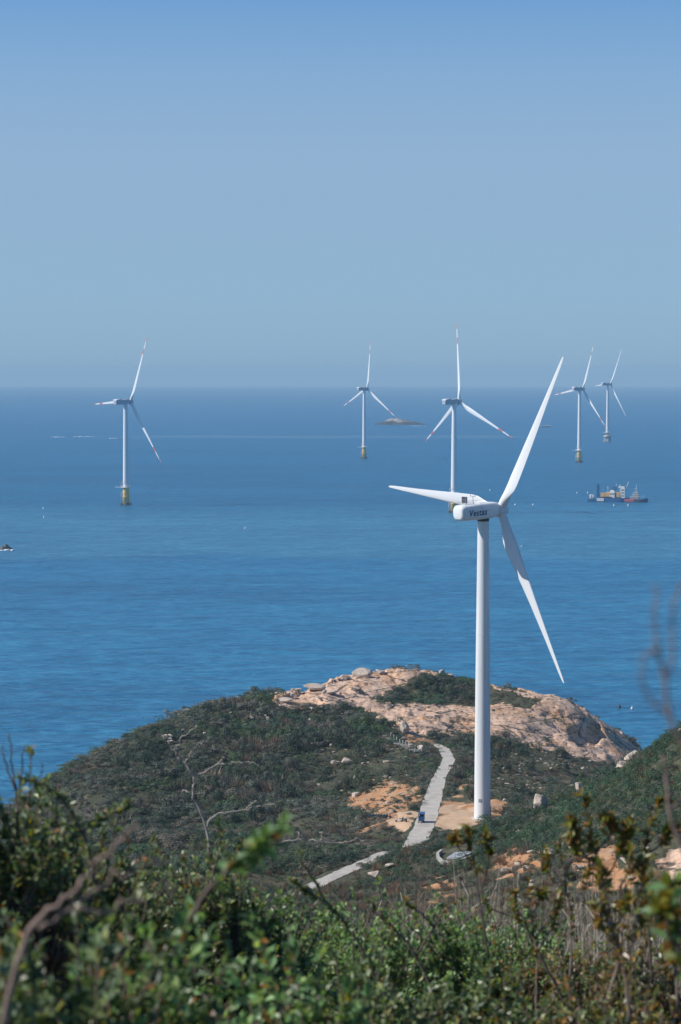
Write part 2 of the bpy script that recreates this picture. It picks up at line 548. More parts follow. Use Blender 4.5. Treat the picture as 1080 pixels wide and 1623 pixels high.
# layout of the ground cover, outlined on the land itself
ROCKS = [[(432, 1092), (470, 1082), (520, 1076), (548, 1070), (600, 1058), (700, 1058), (705, 1066), (650, 1078), (628, 1096), (590, 1108), (560, 1120), (500, 1116), (440, 1118)],
         [(600, 1132), (640, 1116), (700, 1112), (770, 1112), (850, 1114), (838, 1100), (800, 1086), (850, 1088), (900, 1098), (945, 1128), (1012, 1192), (985, 1206), (950, 1212), (930, 1204), (890, 1192), (840, 1184), (790, 1166), (720, 1172), (655, 1168), (612, 1152)],
         [(560, 1106), (640, 1112), (640, 1124), (600, 1132), (560, 1122)],
         [(985, 1195), (1025, 1182), (1030, 1190), (1000, 1215), (970, 1222)],
         [(740, 1078), (760, 1072), (800, 1080), (800, 1088), (760, 1084)],
         [(1030, 1345), (1085, 1330), (1085, 1420), (1040, 1400)]]
SOILS = [[(560, 1255), (610, 1232), (655, 1236), (668, 1262), (650, 1300), (600, 1310), (565, 1290), (540, 1275)],
         [(715, 1216), (750, 1240), (752, 1256), (725, 1236)],
         [(700, 1262), (750, 1262), (810, 1272), (800, 1300), (700, 1316), (690, 1300)],
         [(795, 1345), (862, 1352), (868, 1380), (820, 1388), (770, 1380)],
         [(900, 1352), (990, 1338), (1012, 1358), (985, 1385), (920, 1380)],
         [(680, 1412), (735, 1395), (750, 1410), (700, 1432)],
         [(385, 1340), (425, 1335), (420, 1365), (385, 1365)],
         [(560, 1312), (592, 1300), (602, 1312), (570, 1318)],
         [(640, 1150), (690, 1175), (680, 1195), (640, 1175)]]
SANDS = [[(610, 1296), (660, 1283), (665, 1310), (650, 1326), (610, 1312)], [(700, 1272), (745, 1268), (760, 1300), (725, 1316), (695, 1318)]]
GREENS = [[(640, 1084), (705, 1064), (748, 1076), (760, 1108), (720, 1114), (640, 1116), (600, 1114)]]
OLIVE = [[(752, 1074), (800, 1090), (860, 1112), (850, 1118), (790, 1114), (752, 1112)]]
DRY = [[(400, 1285), (470, 1290), (560, 1300), (650, 1320), (640, 1340), (560, 1345), (430, 1345), (390, 1330)],
       [(690, 1190), (725, 1190), (745, 1250), (715, 1270), (700, 1250)],
       [(330, 1185), (460, 1175), (470, 1200), (340, 1210)],
       [(400, 1390), (520, 1385), (560, 1440), (400, 1450)]]
RUBBLE = [[(745, 1180), (860, 1190), (960, 1210), (930, 1240), (850, 1265), (760, 1270), (745, 1230)], [(500, 1180), (640, 1180), (660, 1260), (560, 1275), (500, 1240)]]

ROAD = np.array([at(*q) for q in ((688, 1179, 662), (700, 1184, 655), (707, 1192, 640), (711, 1204, 616), (705, 1217, 598), (698, 1229, 582), (693, 1244, 563), (685, 1270, 536), (676, 1300, 509), (664, 1326, 486), (655, 1345, 468))])
ROAD_W = np.array([1.2, 1.35, 1.5, 1.55, 1.55, 1.65, 1.8, 2.0, 2.15, 2.2, 2.2])
ROAD2 = np.array([at(*q) for q in ((655, 1345, 468), (640, 1350, 462), (612, 1352, 456), (590, 1362, 448), (562, 1374, 440), (530, 1388, 428), (490, 1408, 414), (455, 1432, 398))])
ROAD2_W = np.array([2.2, 1.9, 1.6, 1.5, 1.5, 1.6, 1.7, 1.7])

def catmull(pts, w, n=16):
    pp = np.vstack([2 * pts[0] - pts[1], pts, 2 * pts[-1] - pts[-2]])
    out = []; ow = []
    for i in range(1, len(pp) - 2):
        for t in np.linspace(0, 1, n, endpoint=False):
            a, b_, c_, d_ = pp[i - 1], pp[i], pp[i + 1], pp[i + 2]
            out.append(0.5 * ((2 * b_) + (-a + c_) * t + (2 * a - 5 * b_ + 4 * c_ - d_) * t * t + (-a + 3 * b_ - 3 * c_ + d_) * t ** 3))
            ow.append(w[i - 1] + (w[i] - w[i - 1]) * t)
    out.append(pts[-1]); ow.append(w[-1])
    return np.array(out), np.array(ow)
RC1, RW1 = catmull(ROAD, ROAD_W)
RC2, RW2 = catmull(ROAD2, ROAD2_W)
RCA = np.vstack([RC1, RC2]); RWA = np.concatenate([RW1, RW2])

def road_dist(x, y):
    """distance to road edge (negative inside) and the road's height there"""
    sh = x.shape
    q = np.stack([x.ravel(), y.ravel()], 1)
    dd = np.full(len(q), 1e3); zz = np.zeros(len(q))
    near = (q[:, 1] > 400) & (q[:, 1] < 675) & (np.abs(q[:, 0]) < 60)
    idx = np.nonzero(near)[0]
    for i in range(0, len(idx), 20000):
        s = idx[i:i + 20000]
        d = np.linalg.norm(q[s][:, None] - RCA[None, :, :2], axis=2)
        k = d.argmin(1)
        dd[s] = d[np.arange(len(s)), k] - RWA[k]
        zz[s] = RCA[k, 2]
    return dd.reshape(sh), zz.reshape(sh)

def jitter(x, y, px, py, amt):
    j1 = fbm(x * 0.09, y * 0.09, 4); j2 = fbm(x * 0.09 + 40, y * 0.09 - 70, 4)
    sc_ = np.clip(500.0 / np.maximum(y, 60), 0.6, 3)
    return px + j1 * amt * 1.6 * sc_, py + j2 * amt * sc_

def anyp(px, py, polys):
    r = np.zeros(px.shape, bool)
    for p in polys: r |= inpoly(px, py, p)
    return r

TPX, TPY = proj(TX, TY, ZB)
jx, jy = jitter(TX, TY, TPX, TPY, 16)
land = TY > 120
mR = anyp(jx, jy, ROCKS) & land & ((TY > 600) | (TY < 420))
mS = anyp(jx, jy, SOILS) & land & ((TPY > 1320) | (TY > 440))
mN = anyp(jx, jy, SANDS) & (TY > 450) & (TY < 560)
mG = anyp(jx, jy, GREENS) & (TY > 600)
mO = anyp(jx, jy, OLIVE) & (TY > 600)
mR &= ~(mG | mO)

def soften(m, it=2):
    a = m.astype(float)
    for _ in range(it):
        a[1:-1, 1:-1] = (a[1:-1, 1:-1] * 4 + a[:-2, 1:-1] + a[2:, 1:-1] + a[1:-1, :-2] + a[1:-1, 2:]) / 8
    return a
rockA = soften(mR, 3); soilA = soften(mS, 3); sandA = soften(mN, 3)
# relief
amp = np.clip((TY - 20) / 120, 0.05, 1.0)
ZZ = ZB + amp * (fbm(TX * 0.028, TY * 0.028, 3) * 2.2 - 0.5 + fbm(TX * 0.2, TY * 0.2, 4) * 0.35)
def voro(x, y, seed):
    # angular blocks: every cell has its own height and tilt
    xi = np.floor(x).astype(np.int64); yi = np.floor(y).astype(np.int64)
    best = np.full(x.shape, 9e9); h = np.zeros(x.shape)
    for dx in (-1, 0, 1):
        for dy in (-1, 0, 1):
            cx, cy = xi + dx, yi + dy
            k = _perm[(_perm[(cx + seed * 37) & 511] + cy) & 1023] & 511
            k2 = _perm[(k + 91) & 511] & 511
            px_ = cx + 0.1 + 0.8 * k / 511.0; py_ = cy + 0.1 + 0.8 * k2 / 511.0
            d = (x - px_) ** 2 + (y - py_) ** 2
            t = ((_perm[(k + 7) & 511] & 511) / 511.0 - 0.5) + (_gx[k] * (x - px_) + _gy[k] * (y - py_)) * 0.8
            m_ = d < best
            best = np.where(m_, d, best); h = np.where(m_, t, h)
    return h
wx = TX + 2.5 * fbm(TX * 0.12, TY * 0.12, 3); wy = TY + 2.5 * fbm(TX * 0.12 + 30, TY * 0.12, 3)
slabs = voro(wx * 0.07 + wy * 0.03, wy * 0.11 - wx * 0.02, 1) * 1.5 + voro(wx * 0.16 + wy * 0.05, wy * 0.26 - wx * 0.05, 2) * 0.55 + voro(wx * 0.5, wy * 0.7 - wx * .15, 3) * 0.12
strata = fbm(TX * 0.03 + TY * 0.012, TY * 0.11 + 3, 5, 0.5, ridged=True)
ZZ = ZZ + rockA * (slabs + strata * 0.35 + fbm(TX * 0.3 + TY * 0.05, TY * 0.5, 4, 0.55) * 0.12)
notch = soften((inpoly(TPX, TPY, [(905, 1150), (945, 1143), (957, 1162), (928, 1186), (906, 1176)]) & (TY > 650)), 4)
ZZ = ZZ - notch * 2.6
ZZ = ZZ + soilA * fbm(TX * 0.5, TY * 0.5, 3) * 0.3
rd, rz = road_dist(TX, TY)
bl = np.clip(1 - (rd - 0.6) / 4.0, 0, 1)
bl = bl * bl * (3 - 2 * bl)
ZZ = ZZ * (1 - bl) + (rz - 0.10) * bl
TURB = at(762, 1297, 511)
PAD_Z = TURB[2]
dt = np.hypot(TX - TURB[0], TY - TURB[1])
bt = np.clip(1 - (dt - 5) / 7.0, 0, 1)
ZZ = ZZ * (1 - bt) + (PAD_Z - 0.05) * bt

def hgt(x, y):
    x = np.asarray(x, float); y = np.asarray(y, float)
    r = np.interp(y, YR, np.arange(len(YR)))
    g = x / wY(y)
    c = np.interp(g, GS, np.arange(NS))
    r0 = np.clip(r.astype(int), 0, len(YR) - 2); c0 = np.clip(c.astype(int), 0, NS - 2)
    fr = r - r0; fc = c - c0
    return (ZZ[r0, c0] * (1 - fr) * (1 - fc) + ZZ[r0 + 1, c0] * fr * (1 - fc) + ZZ[r0, c0 + 1] * (1 - fr) * fc + ZZ[r0 + 1, c0 + 1] * fr * fc)

def grid_mesh(name, X, Y, Z):
    nr, nc = X.shape
    me = bpy.data.meshes.new(name)
    me.vertices.add(nr * nc)
    me.vertices.foreach_set('co', np.stack([X, Y, Z], 2).astype(np.float32).ravel())
    i = np.arange(nr * nc).reshape(nr, nc)
    q = np.stack([i[:-1, :-1], i[:-1, 1:], i[1:, 1:], i[1:, :-1]], 2).reshape(-1, 4)
    me.loops.add(q.size)
    me.loops.foreach_set('vertex_index', q.astype(np.int32).ravel())
    me.polygons.add(len(q))
    me.polygons.foreach_set('loop_start', np.arange(0, q.size, 4, dtype=np.int32))
    me.update(calc_edges=True)
    me.shade_smooth()
    return me

m, nt, b = nmat('hillside_ground')
co = objco(nt)
at_ = nt.nodes.new('ShaderNodeAttribute'); at_.attribute_name = 'cover'
sp = nt.nodes.new('ShaderNodeSeparateColor'); nt.links.new(at_.outputs['Color'], sp.inputs[0])
n_f = noise(nt, 0.55, 6, 0.68, co)
n_m = noise(nt, 0.22, 5, 0.6, co)
n_v = noise(nt, 4.0, 4, 0.7, co)
jit = mth(nt, 'MULTIPLY', mth(nt, 'SUBTRACT', n_f, 0.5), 1.7)
def edge(ch): return mapr(nt, mth(nt, 'ADD', ch, jit), 0.38, 0.62)
cover = ramp(nt, [(0.30, (0.045, 0.055, 0.033)), (0.52, (0.075, 0.076, 0.046)), (0.70, (0.13, 0.11, 0.07)), (0.84, (0.24, 0.175, 0.115))], n_m)
cover = mix(nt, 1.0, cover, ramp(nt, [(0.3, (0.6, 0.6, 0.6)), (0.7, (1.3, 1.3, 1.3))], n_v), 'MULTIPLY')
soil = ramp(nt, [(0.3, (0.27, 0.145, 0.075)), (0.45, (0.45, 0.225, 0.105)), (0.58, (0.44, 0.265, 0.155)), (0.72, (0.36, 0.25, 0.17))], n_m)
soil = mix(nt, 1.0, soil, ramp(nt, [(0.3, (0.7, 0.7, 0.7)), (0.7, (1.15, 1.15, 1.15))], n_f), 'MULTIPLY')
sand = ramp(nt, [(0.3, (0.47, 0.29, 0.17)), (0.7, (0.56, 0.41, 0.285))], n_f)
rc, rh = rock_nodes(nt, co, 1.0)
c = mix(nt, edge(sp.outputs[1]), cover, soil)
c = mix(nt, edge(sp.outputs[2]), c, sand)
rmask = edge(sp.outputs[0])
c = mix(nt, rmask, c, rc)
nt.links.new(c, b.inputs['Base Color'])
hgt_n = mth(nt, 'ADD', mth(nt, 'MULTIPLY', rh, rmask), mth(nt, 'MULTIPLY', n_f, 0.6))
nt.links.new(bump(nt, hgt_n, 0.6, 0.35), b.inputs['Normal'])
b.inputs['Roughness'].default_value = 0.95
b.inputs['Specular IOR Level'].default_value = 0.2
M_ground = m

me = grid_mesh('hillside', TX, TY, ZZ)
ca = me.color_attributes.new('cover', 'FLOAT_COLOR', 'POINT')
ca.data.foreach_set('color', np.stack([rockA, soilA, sandA, np.ones_like(rockA)], 2).astype(np.float32).ravel())
tag(link('hillside', me, M_ground), kind='structure')

# road sheets -----------------------------------------------------------
m, nt, b = nmat('worn_concrete_road')
co = objco(nt)
n1 = noise(nt, 0.5, 5, 0.6, co); n2 = noise(nt, 3.0, 5, 0.7, co)
c = ramp(nt, [(0.3, (0.42, 0.385, 0.335)), (0.55, (0.52, 0.475, 0.415)), (0.75, (0.57, 0.525, 0.46))], n1)
c = mix(nt, 1.0, c, ramp(nt, [(0.3, (0.8, 0.8, 0.8)), (0.7, (1.08, 1.08, 1.08))], n2), 'MULTIPLY')
wv = nt.nodes.new('ShaderNodeTexWave'); wv.bands_direction = 'Y'
wv.inputs['Scale'].default_value = 0.063; wv.inputs['Distortion'].default_value = 0.6
nt.links.new(co, wv.inputs['Vector'])
pt = noise(nt, 0.12, 5, 0.7, objco(nt, (1.6, 0.5, 1)))
c = mix(nt, mapr(nt, pt, 0.52, 0.68, 0.0, 0.55), c, (0.33, 0.285, 0.235))
c = mix(nt, mapr(nt, wv.outputs['Fac'], 0.993, 1.0, 0.0, 0.5), c, (0.19, 0.175, 0.155))
nt.links.new(c, b.inputs['Base Color'])
nt.links.new(bump(nt, n2, 0.4, 0.03), b.inputs['Normal'])
b.inputs['Roughness'].default_value = 0.9
M_road = m

def ribbon(name, C, W, mat, thick=0.16):
    bm = bmesh.new()
    rings = []
    k = len(C)
    for i in range(k):
        t = C[min(i + 1, k - 1)] - C[max(i - 1, 0)]
        nrm = np.array([t[1], -t[0], 0]); nrm /= np.linalg.norm(nrm)
        e0 = 0.45 * perlin(np.array([i * 0.31]), np.array([1.5]))[0]; e1 = 0.45 * perlin(np.array([i * 0.31]), np.array([7.5]))[0]
        L = C[i] - nrm * (W[i] + e0); Rr = C[i] + nrm * (W[i] + e1)
        rings.append([tuple(L), tuple(Rr), (Rr[0], Rr[1], Rr[2] - thick), (L[0], L[1], L[2] - thick)])
    loft(bm, rings, True)
    for f in bm.faces: f.smooth = False
    return tag(link(name, bm_mesh(bm, name), mat), kind='structure')
ribbon('road', RC1, RW1, M_road)
ribbon('track', RC2 - np.array([0, 0, 0.02]), RW2, M_road)

# ------------------------------------------------------------------ scrub (one mass per kind of ground cover)
def soup(name, V, C, mat, parent=None, tri=True):
    k = 3 if tri else 4
    n = len(V)
    me = bpy.data.meshes.new(name)
    me.vertices.add(n)
    me.vertices.foreach_set('co', V.astype(np.float32).ravel())
    me.loops.add(n)
    me.loops.foreach_set('vertex_index', np.arange(n, dtype=np.int32))
    me.polygons.add(n // k)
    me.polygons.foreach_set('loop_start', np.arange(0, n, k, dtype=np.int32))
    me.update(calc_edges=True)
    ca = me.color_attributes.new('Col', 'FLOAT_COLOR', 'POINT')
    cc = np.concatenate([np.clip(C, 0, 1), np.ones((n, 1))], 1)
    ca.data.foreach_set('color', cc.astype(np.float32).ravel())
    return link(name, me, mat, parent)

def dome_template(nl, leaf, seed, flat=0.62, lobes=5):
    """unit shrub: leaf-clump triangles spread through a lobed dome"""
    g = np.random.default_rng(seed)
    lc = g.normal(size=(lobes, 3)) * np.array([0.42, 0.42, 0.2]) + np.array([0, 0, 0.42])
    lr = g.uniform(0.34, 0.6, lobes)
    which = g.integers(0, lobes, nl)
    d = g.normal(size=(nl, 3)); d /= np.linalg.norm(d, axis=1)[:, None]
    d[:, 2] = np.where(d[:, 2] < -0.35, -d[:, 2], d[:, 2])
    rad = lr[which] * g.uniform(0.62, 1.06, nl)
    c = lc[which] + d * rad[:, None] * np.array([1, 1, 0.8])
    c[:, 2] = np.abs(c[:, 2]) * flat / 0.62
    nrm = d * 1.3 + g.normal(size=(nl, 3)) * 0.28 + np.array([0, 0, 0.15])
    nrm /= np.linalg.norm(nrm, axis=1)[:, None]
    t = np.cross(nrm, g.normal(size=(nl, 3))); t /= np.linalg.norm(t, axis=1)[:, None]
    bt_ = np.cross(nrm, t)
    s = leaf * g.uniform(0.6, 1.4, nl)[:, None]
    V = np.stack([c + t * s, c - t * s * 0.5 + bt_ * s * 0.75, c - t * s * 0.5 - bt_ * s * 0.75], 1)
    mul = g.uniform(0.65, 1.4, nl)
    return V.reshape(-1, 3), np.repeat(mul, 3)

def twig_template(nl, seed, leaf=0.05):
    """unit dry shrub: thin upright slivers fanning out from the root"""
    g = np.random.default_rng(seed)
    a = g.uniform(0, 2 * np.pi, nl); sp_ = g.uniform(0.0, 0.75, nl) ** 0.8
    root = np.stack([np.cos(a) * sp_ * 0.5, np.sin(a) * sp_ * 0.5, g.uniform(0, 0.35, nl)], 1)
    d = np.stack([np.cos(a) * sp_ * 0.7, np.sin(a) * sp_ * 0.7, np.ones(nl) * g.uniform(0.5, 1.0, nl)], 1) + g.normal(size=(nl, 3)) * 0.14
    L = g.uniform(0.35, 0.8, nl)[:, None]
    tip = root + d * L
    side = np.cross(d, g.normal(size=(nl, 3))); side /= np.linalg.norm(side, axis=1)[:, None]
    w = leaf * g.uniform(0.5, 1.2, nl)[:, None]
    V = np.stack([root - side * w, root + side * w, tip], 1)
    return V.reshape(-1, 3), np.repeat(g.uniform(0.7, 1.4, nl), 3)

def stamp(templates, pos, sx, sz, col):
    n = len(pos)
    ti = rng.integers(0, len(templates), n)
    rot = rng.uniform(0, 2 * np.pi, n)
    Vs = []; Cs = []
    for k, (tv, tm) in enumerate(templates):
        s = np.nonzero(ti == k)[0]
        if not len(s): continue
        c, q = np.cos(rot[s])[:, None], np.sin(rot[s])[:, None]
        x = (tv[None, :, 0] * c - tv[None, :, 1] * q) * sx[s][:, None] + pos[s, 0][:, None]
        y = (tv[None, :, 0] * q + tv[None, :, 1] * c) * sx[s][:, None] + pos[s, 1][:, None]
        z = tv[None, :, 2] * sz[s][:, None] + pos[s, 2][:, None]
        Vs.append(np.stack([x, y, z], 2).reshape(-1, 3))
        Cs.append((col[s][:, None, :] * tm[None, :, None]).reshape(-1, 3))
    return np.concatenate(Vs), np.concatenate(Cs)

PAL_DARK = 1.25 * np.array([(0.040, 0.058, 0.036), (0.052, 0.066, 0.046), (0.038, 0.064, 0.046), (0.062, 0.070, 0.042), (0.085, 0.078, 0.056), (0.046, 0.070, 0.036)])
PAL_GREYGREEN = 1.2 * np.array([(0.115, 0.115, 0.090), (0.098, 0.108, 0.085), (0.13, 0.12, 0.095), (0.085, 0.098, 0.080)])
PAL_FRESH = 1.2 * np.array([(0.060, 0.098, 0.044), (0.075, 0.105, 0.048), (0.052, 0.090, 0.052)])
PAL_GREEN = 1.15 * np.array([(0.040, 0.082, 0.044), (0.052, 0.094, 0.048), (0.036, 0.072, 0.046), (0.070, 0.095, 0.046), (0.060, 0.080, 0.060)])
PAL_DRY = np.array([(0.20, 0.18, 0.16), (0.16, 0.145, 0.135), (0.21, 0.175, 0.13), (0.12, 0.105, 0.085), (0.18, 0.13, 0.10)])
PAL_OLIVE = np.array([(0.10, 0.085, 0.045), (0.085, 0.085, 0.045), (0.12, 0.095, 0.06), (0.07, 0.075, 0.04)])

def candidates(n, y0, y1, xlim=0.150):
    y = np.sqrt(rng.uniform(y0 * y0, y1 * y1, n))
    x = rng.uniform(-1, 1, n) * (xlim * y + 3)
    return x, y

def visible(x, y, top=1.5, slack=2.5):
    """keep what rises above the land in front of it (with slack for a step to the side)"""
    z = hgt(x, y) + top
    s = (z + slack - H) / y
    ok = np.ones(len(x), bool)
    for t in np.linspace(0.2, 0.985, 60):
        ok &= ((hgt(x * t, y * t) - H) / (y * t)) < s
    return ok

def classify(x, y):
    z = hgt(x, y)
    px, py = proj(x, y, z)
    jx, jy = jitter(x, y, px, py, 16)
    rd, _ = road_dist(x, y)
    far = y > 440
    cl = np.full(len(x), 'scrub', dtype=object)
    cl[anyp(jx, jy, DRY) & (far | (jy > 1370))] = 'dry'
    near = (~far) | ((px > 700) & (y < 500) & (px > 540 + (500 - y) * 0))
    cl[~far & (jx > 690) & (py < 1372)] = 'green'
    cl[~far & ((py > 1385) | ((py > 1355) & (px > 790)))] = 'front'
    cl[anyp(jx, jy, RUBBLE) & (y > 540)] = 'rubble'
    cl[anyp(jx, jy, SOILS) & (far | (py > 1320))] = 'soil'
    cl[anyp(jx, jy, ROCKS) & ((y > 600) | (y < 420))] = 'rock'
    cl[anyp(jx, jy, GREENS) & (y > 600)] = 'thick'
    cl[anyp(jx, jy, OLIVE) & (y > 600)] = 'olive'
    cl[inpoly(px, py, [(686, 1352), (700, 1346), (758, 1342), (758, 1366), (715, 1380), (690, 1374)]) & ~far] = 'none'
    cl[(anyp(jx, jy, SANDS) & (y > 450) & (y < 560)) | (rd < np.where(far, 0.7, 2.4)) | (np.hypot(x - TURB[0], y - TURB[1] - 2.0) < 4.6) | (z < 1)] = 'none'
    return cl, z, px, py, rd

def spaced(x, y, r, k):
    # keep shrubs from standing inside one another
    cell = 4.0; grid = {}; keep = np.zeros(len(x), bool)
    for i in range(len(x)):
        cx, cy = int(x[i] // cell), int(y[i] // cell); ok = True
        for a in range(cx - 2, cx + 3):
            for b_ in range(cy - 2, cy + 3):
                for j in grid.get((a, b_), ()):
                    if (x[i] - x[j]) ** 2 + (y[i] - y[j]) ** 2 < (k * (r[i] + r[j])) ** 2: ok = False; break
                if not ok: break
            if not ok: break
        if ok:
            keep[i] = True; grid.setdefault((cx, cy), []).append(i)
    return keep

def scatter():
    x, y = candidates(34000, 430, 800)
    cl, z, px, py, rd = classify(x, y)
    clump = fbm(x * 0.045, y * 0.045, 3)
    u = rng.uniform(0, 1, len(x))
    p = np.select([cl == 'scrub', cl == 'thick', cl == 'dry', cl == 'rubble', cl == 'soil', cl == 'rock', cl == 'olive'],
                  [0.95 + 0.4 * clump, 0.95, 0.6 + 0.5 * clump, 0.42 + 0.8 * clump, 0.20 + 0.5 * clump, 0.085 + 0.16 * clump, 0.8], 0.0).astype(float)
    keep = (u < p) & visible(x, y)
    x, y, z, cl, px, py, clump, rd = x[keep], y[keep], z[keep], cl[keep], px[keep], py[keep], clump[keep], rd[keep]
    n = len(x)
    big = np.where((px < 560) & (cl == 'scrub'), 1.25, 1.0)
    r = rng.lognormal(0, 0.42, n) * np.select([cl == 'scrub', cl == 'thick', cl == 'dry', cl == 'rubble', cl == 'soil', cl == 'rock', cl == 'olive'], [2.0, 1.75, 1.45, 1.0, 0.65, 0.5, 0.7], 1.0).astype(float) * big
    r *= np.clip(1 + clump * 0.9, 0.6, 1.5)
    r = np.minimum(r, 0.75 + np.maximum(rd, 0) * 0.5)
    kp = spaced(x, y, r, 0.40)
    x, y, z, cl, px, py, clump, rd, r = x[kp], y[kp], z[kp], cl[kp], px[kp], py[kp], clump[kp], rd[kp], r[kp]
    n = len(x)
    crest = np.clip((fbm(x * 0.02 + 3, y * 0.02, 2) + 0.5), 0.55, 1.0)
    hz = np.minimum(r, 3.2) * rng.uniform(0.95, 1.5, n) * np.where(cl == 'olive', 0.6, 1.0) * crest
    isdry = ((cl == 'dry') & (rng.uniform(size=n) < 0.72)) | ((cl == 'scrub') & (rng.uniform(size=n) < 0.07 + 0.6 * (fbm(x * 0.035 + 9, y * 0.035, 2) > 0.22))) | ((cl == 'rubble') & (rng.uniform(size=n) < 0.4))
    pos = np.stack([x, y, z - 0.12 * r], 1)
    pick = lambda pal, k: pal[rng.integers(0, len(pal), k)]
    col = pick(PAL_DARK, n)
    zone = np.clip(1 + 0.5 * fbm(x * 0.025 - 5, y * 0.025, 3), 0.75, 1.35)
    col = col * zone[:, None]
    sp1 = fbm(x * 0.06 + 21, y * 0.06, 3)
    gg = (sp1 > 0.05) & (rng.uniform(size=n) < 0.8); col[gg] = pick(PAL_GREYGREEN, gg.sum())
    gb = (sp1 < -0.16) & (rng.uniform(size=n) < 0.7); col[gb] = pick(PAL_FRESH, gb.sum())
    ol = (cl == 'olive') | ((cl == 'rubble') & (rng.uniform(size=n) < 0.5))
    col[ol] = pick(PAL_OLIVE, ol.sum())
    a = ~isdry
    T = [dome_template(820, 0.054, s, lobes=4 + s % 4) for s in range(10)]
    V, C = stamp(T, pos[a], r[a], hz[a], col[a])
    tag(soup('scrub', V, C, M_scrub), 'dark evergreen scrub covering the headland', 'scrub', kind='stuff')
    T = [twig_template(170, 50 + s, 0.03) for s in range(6)]
    V, C = stamp(T, pos[isdry], r[isdry] * 1.0, hz[isdry] * 1.15, pick(PAL_DRY, isdry.sum()))
    tag(soup('dry_scrub', V, C, M_dry), 'grey leafless scrub between the green bushes', 'dry scrub', kind='stuff')
    # low tufts filling the ground between the bushes
    x, y = candidates(26000, 440, 790)
    cl, z, px, py, rd = classify(x, y)
    u = rng.uniform(0, 1, len(x))
    p = np.select([cl == 'scrub', cl == 'dry', cl == 'rubble', cl == 'soil', cl == 'olive', cl == 'rock'], [0.8, 0.8, 0.6, 0.16, 0.9, 0.03], 0.0).astype(float)
    keep = (u < p) & visible(x, y, 0.4)
    x, y, z = x[keep], y[keep], z[keep]
    n = len(x)
    pal = np.concatenate([PAL_OLIVE * 0.9, PAL_DRY[:3] * 0.6, PAL_DARK, PAL_DARK, PAL_FRESH])
    T = [twig_template(16, 80 + s, 0.09) for s in range(6)]
    V, C = stamp(T, np.stack([x, y, z - 0.05], 1), rng.uniform(0.4, 0.8, n), rng.uniform(0.35, 0.7, n), pal[rng.integers(0, len(pal), n)])
    tag(soup('grass', V, C, M_dry), 'low dry grass between the bushes of the headland', 'grass', kind='stuff')

    # nearer slope on the right and in front
    x, y = candidates(15000, 120, 500, 0.155)
    cl, z, px, py, rd = classify(x, y)
    clump = fbm(x * 0.08, y * 0.08, 3)
    u = rng.uniform(0, 1, len(x))
    p = np.select([cl == 'green', cl == 'front', cl == 'scrub', cl == 'soil', cl == 'dry', cl == 'rock'], [0.95, 0.8 + 0.7 * clump, 0.75 + 0.4 * clump, 0.42 + 0.5 * clump, 0.8, 0.05], 0.0).astype(float)
    keep = (u < p) & visible(x, y, 1.0) & (y < 470)
    x, y, z, cl, clump, rd = x[keep], y[keep], z[keep], cl[keep], clump[keep], rd[keep]
    n = len(x)
    r = rng.lognormal(0, 0.30, n) * np.select([cl == 'green', cl == 'scrub'], [1.35, 1.2], 0.8).astype(float) * np.clip(y / 330, 0.55, 1.15)
    r = np.minimum(r, 0.35 + np.maximum(rd, 0) * 0.16)
    kp = spaced(x, y, r, 0.48)
    x, y, z, cl, clump, rd, r = x[kp], y[kp], z[kp], cl[kp], clump[kp], rd[kp], r[kp]
    n = len(x)
    hz = r * rng.uniform(0.7, 1.2, n)
    isdry = ((cl == 'front') & (rng.uniform(size=n) < 0.62)) | ((cl == 'dry') & (rng.uniform(size=n) < 0.8)) | ((cl == 'soil') & (rng.uniform(size=n) < 0.6)) | ((cl == 'green') & (rng.uniform(size=n) < 0.07)) | ((cl == 'scrub') & (rng.uniform(size=n) < 0.25))
    pos = np.stack([x, y, z - 0.1 * r], 1)
    col = pick(PAL_GREEN, n) * np.clip(1 + 0.5 * fbm(x * 0.05, y * 0.05, 3), 0.75, 1.3)[:, None]
    f = cl != 'green'
    col[f] = pick(np.concatenate([PAL_DARK * 1.1, PAL_GREEN]), f.sum())
    a = ~isdry
    T = [dome_template(760, 0.050, 200 + s, lobes=5 + s % 4) for s in range(8)]
    V, C = stamp(T, pos[a], r[a], hz[a], col[a])
    tag(soup('scrub', V, C, M_scrub), 'bright green scrub on the slope right of the road', 'scrub', kind='stuff')
    T = [twig_template(190, 250 + s, 0.024) for s in range(6)]
    pd = np.concatenate([PAL_DRY, np.array([(0.24, 0.15, 0.10), (0.20, 0.13, 0.085)])])
    V, C = stamp(T, pos[isdry], r[isdry], hz[isdry] * 1.3, pick(pd, isdry.sum()))
    tag(soup('dry_scrub', V, C, M_dry), 'brown and grey dry bushes on the near slope', 'dry scrub', kind='stuff')
    x, y = candidates(19000, 40, 470, 0.155)
    cl, z, px, py, rd = classify(x, y)
    keep = (cl != 'none') & (cl != 'rock') & (rng.uniform(size=len(x)) < np.where(cl == 'soil', 0.3, 0.9)) & visible(x, y, 0.4)
    x, y, z = x[keep], y[keep], z[keep]
    n = len(x)
    T = [twig_template(30, 280 + s, 0.035) for s in range(6)]
    pal = np.concatenate([PAL_OLIVE, PAL_DRY, PAL_DRY])
    V, C = stamp(T, np.stack([x, y, z - 0.03], 1), rng.uniform(0.3, 0.7, n), rng.uniform(0.35, 0.8, n), pal[rng.integers(0, len(pal), n)])
    tag(soup('grass', V, C, M_dry), 'dry grass on the near slope', 'grass', kind='stuff')
scatter()

def find_ground(px, py, ymin=100, ymax=800):
    # where the line of sight through a pixel meets the land
    ys = np.linspace(ymin, ymax, 2800)
    a = at(px, py, 1.0)
    x = a[0] * ys; z = H + (a[2] - H) * ys
    g = hgt(x, ys)
    k = np.nonzero(z < g)[0]
    k = k[0] if len(k) else np.argmin(z - g)
    return np.array([x[k], ys[k], g[k]])

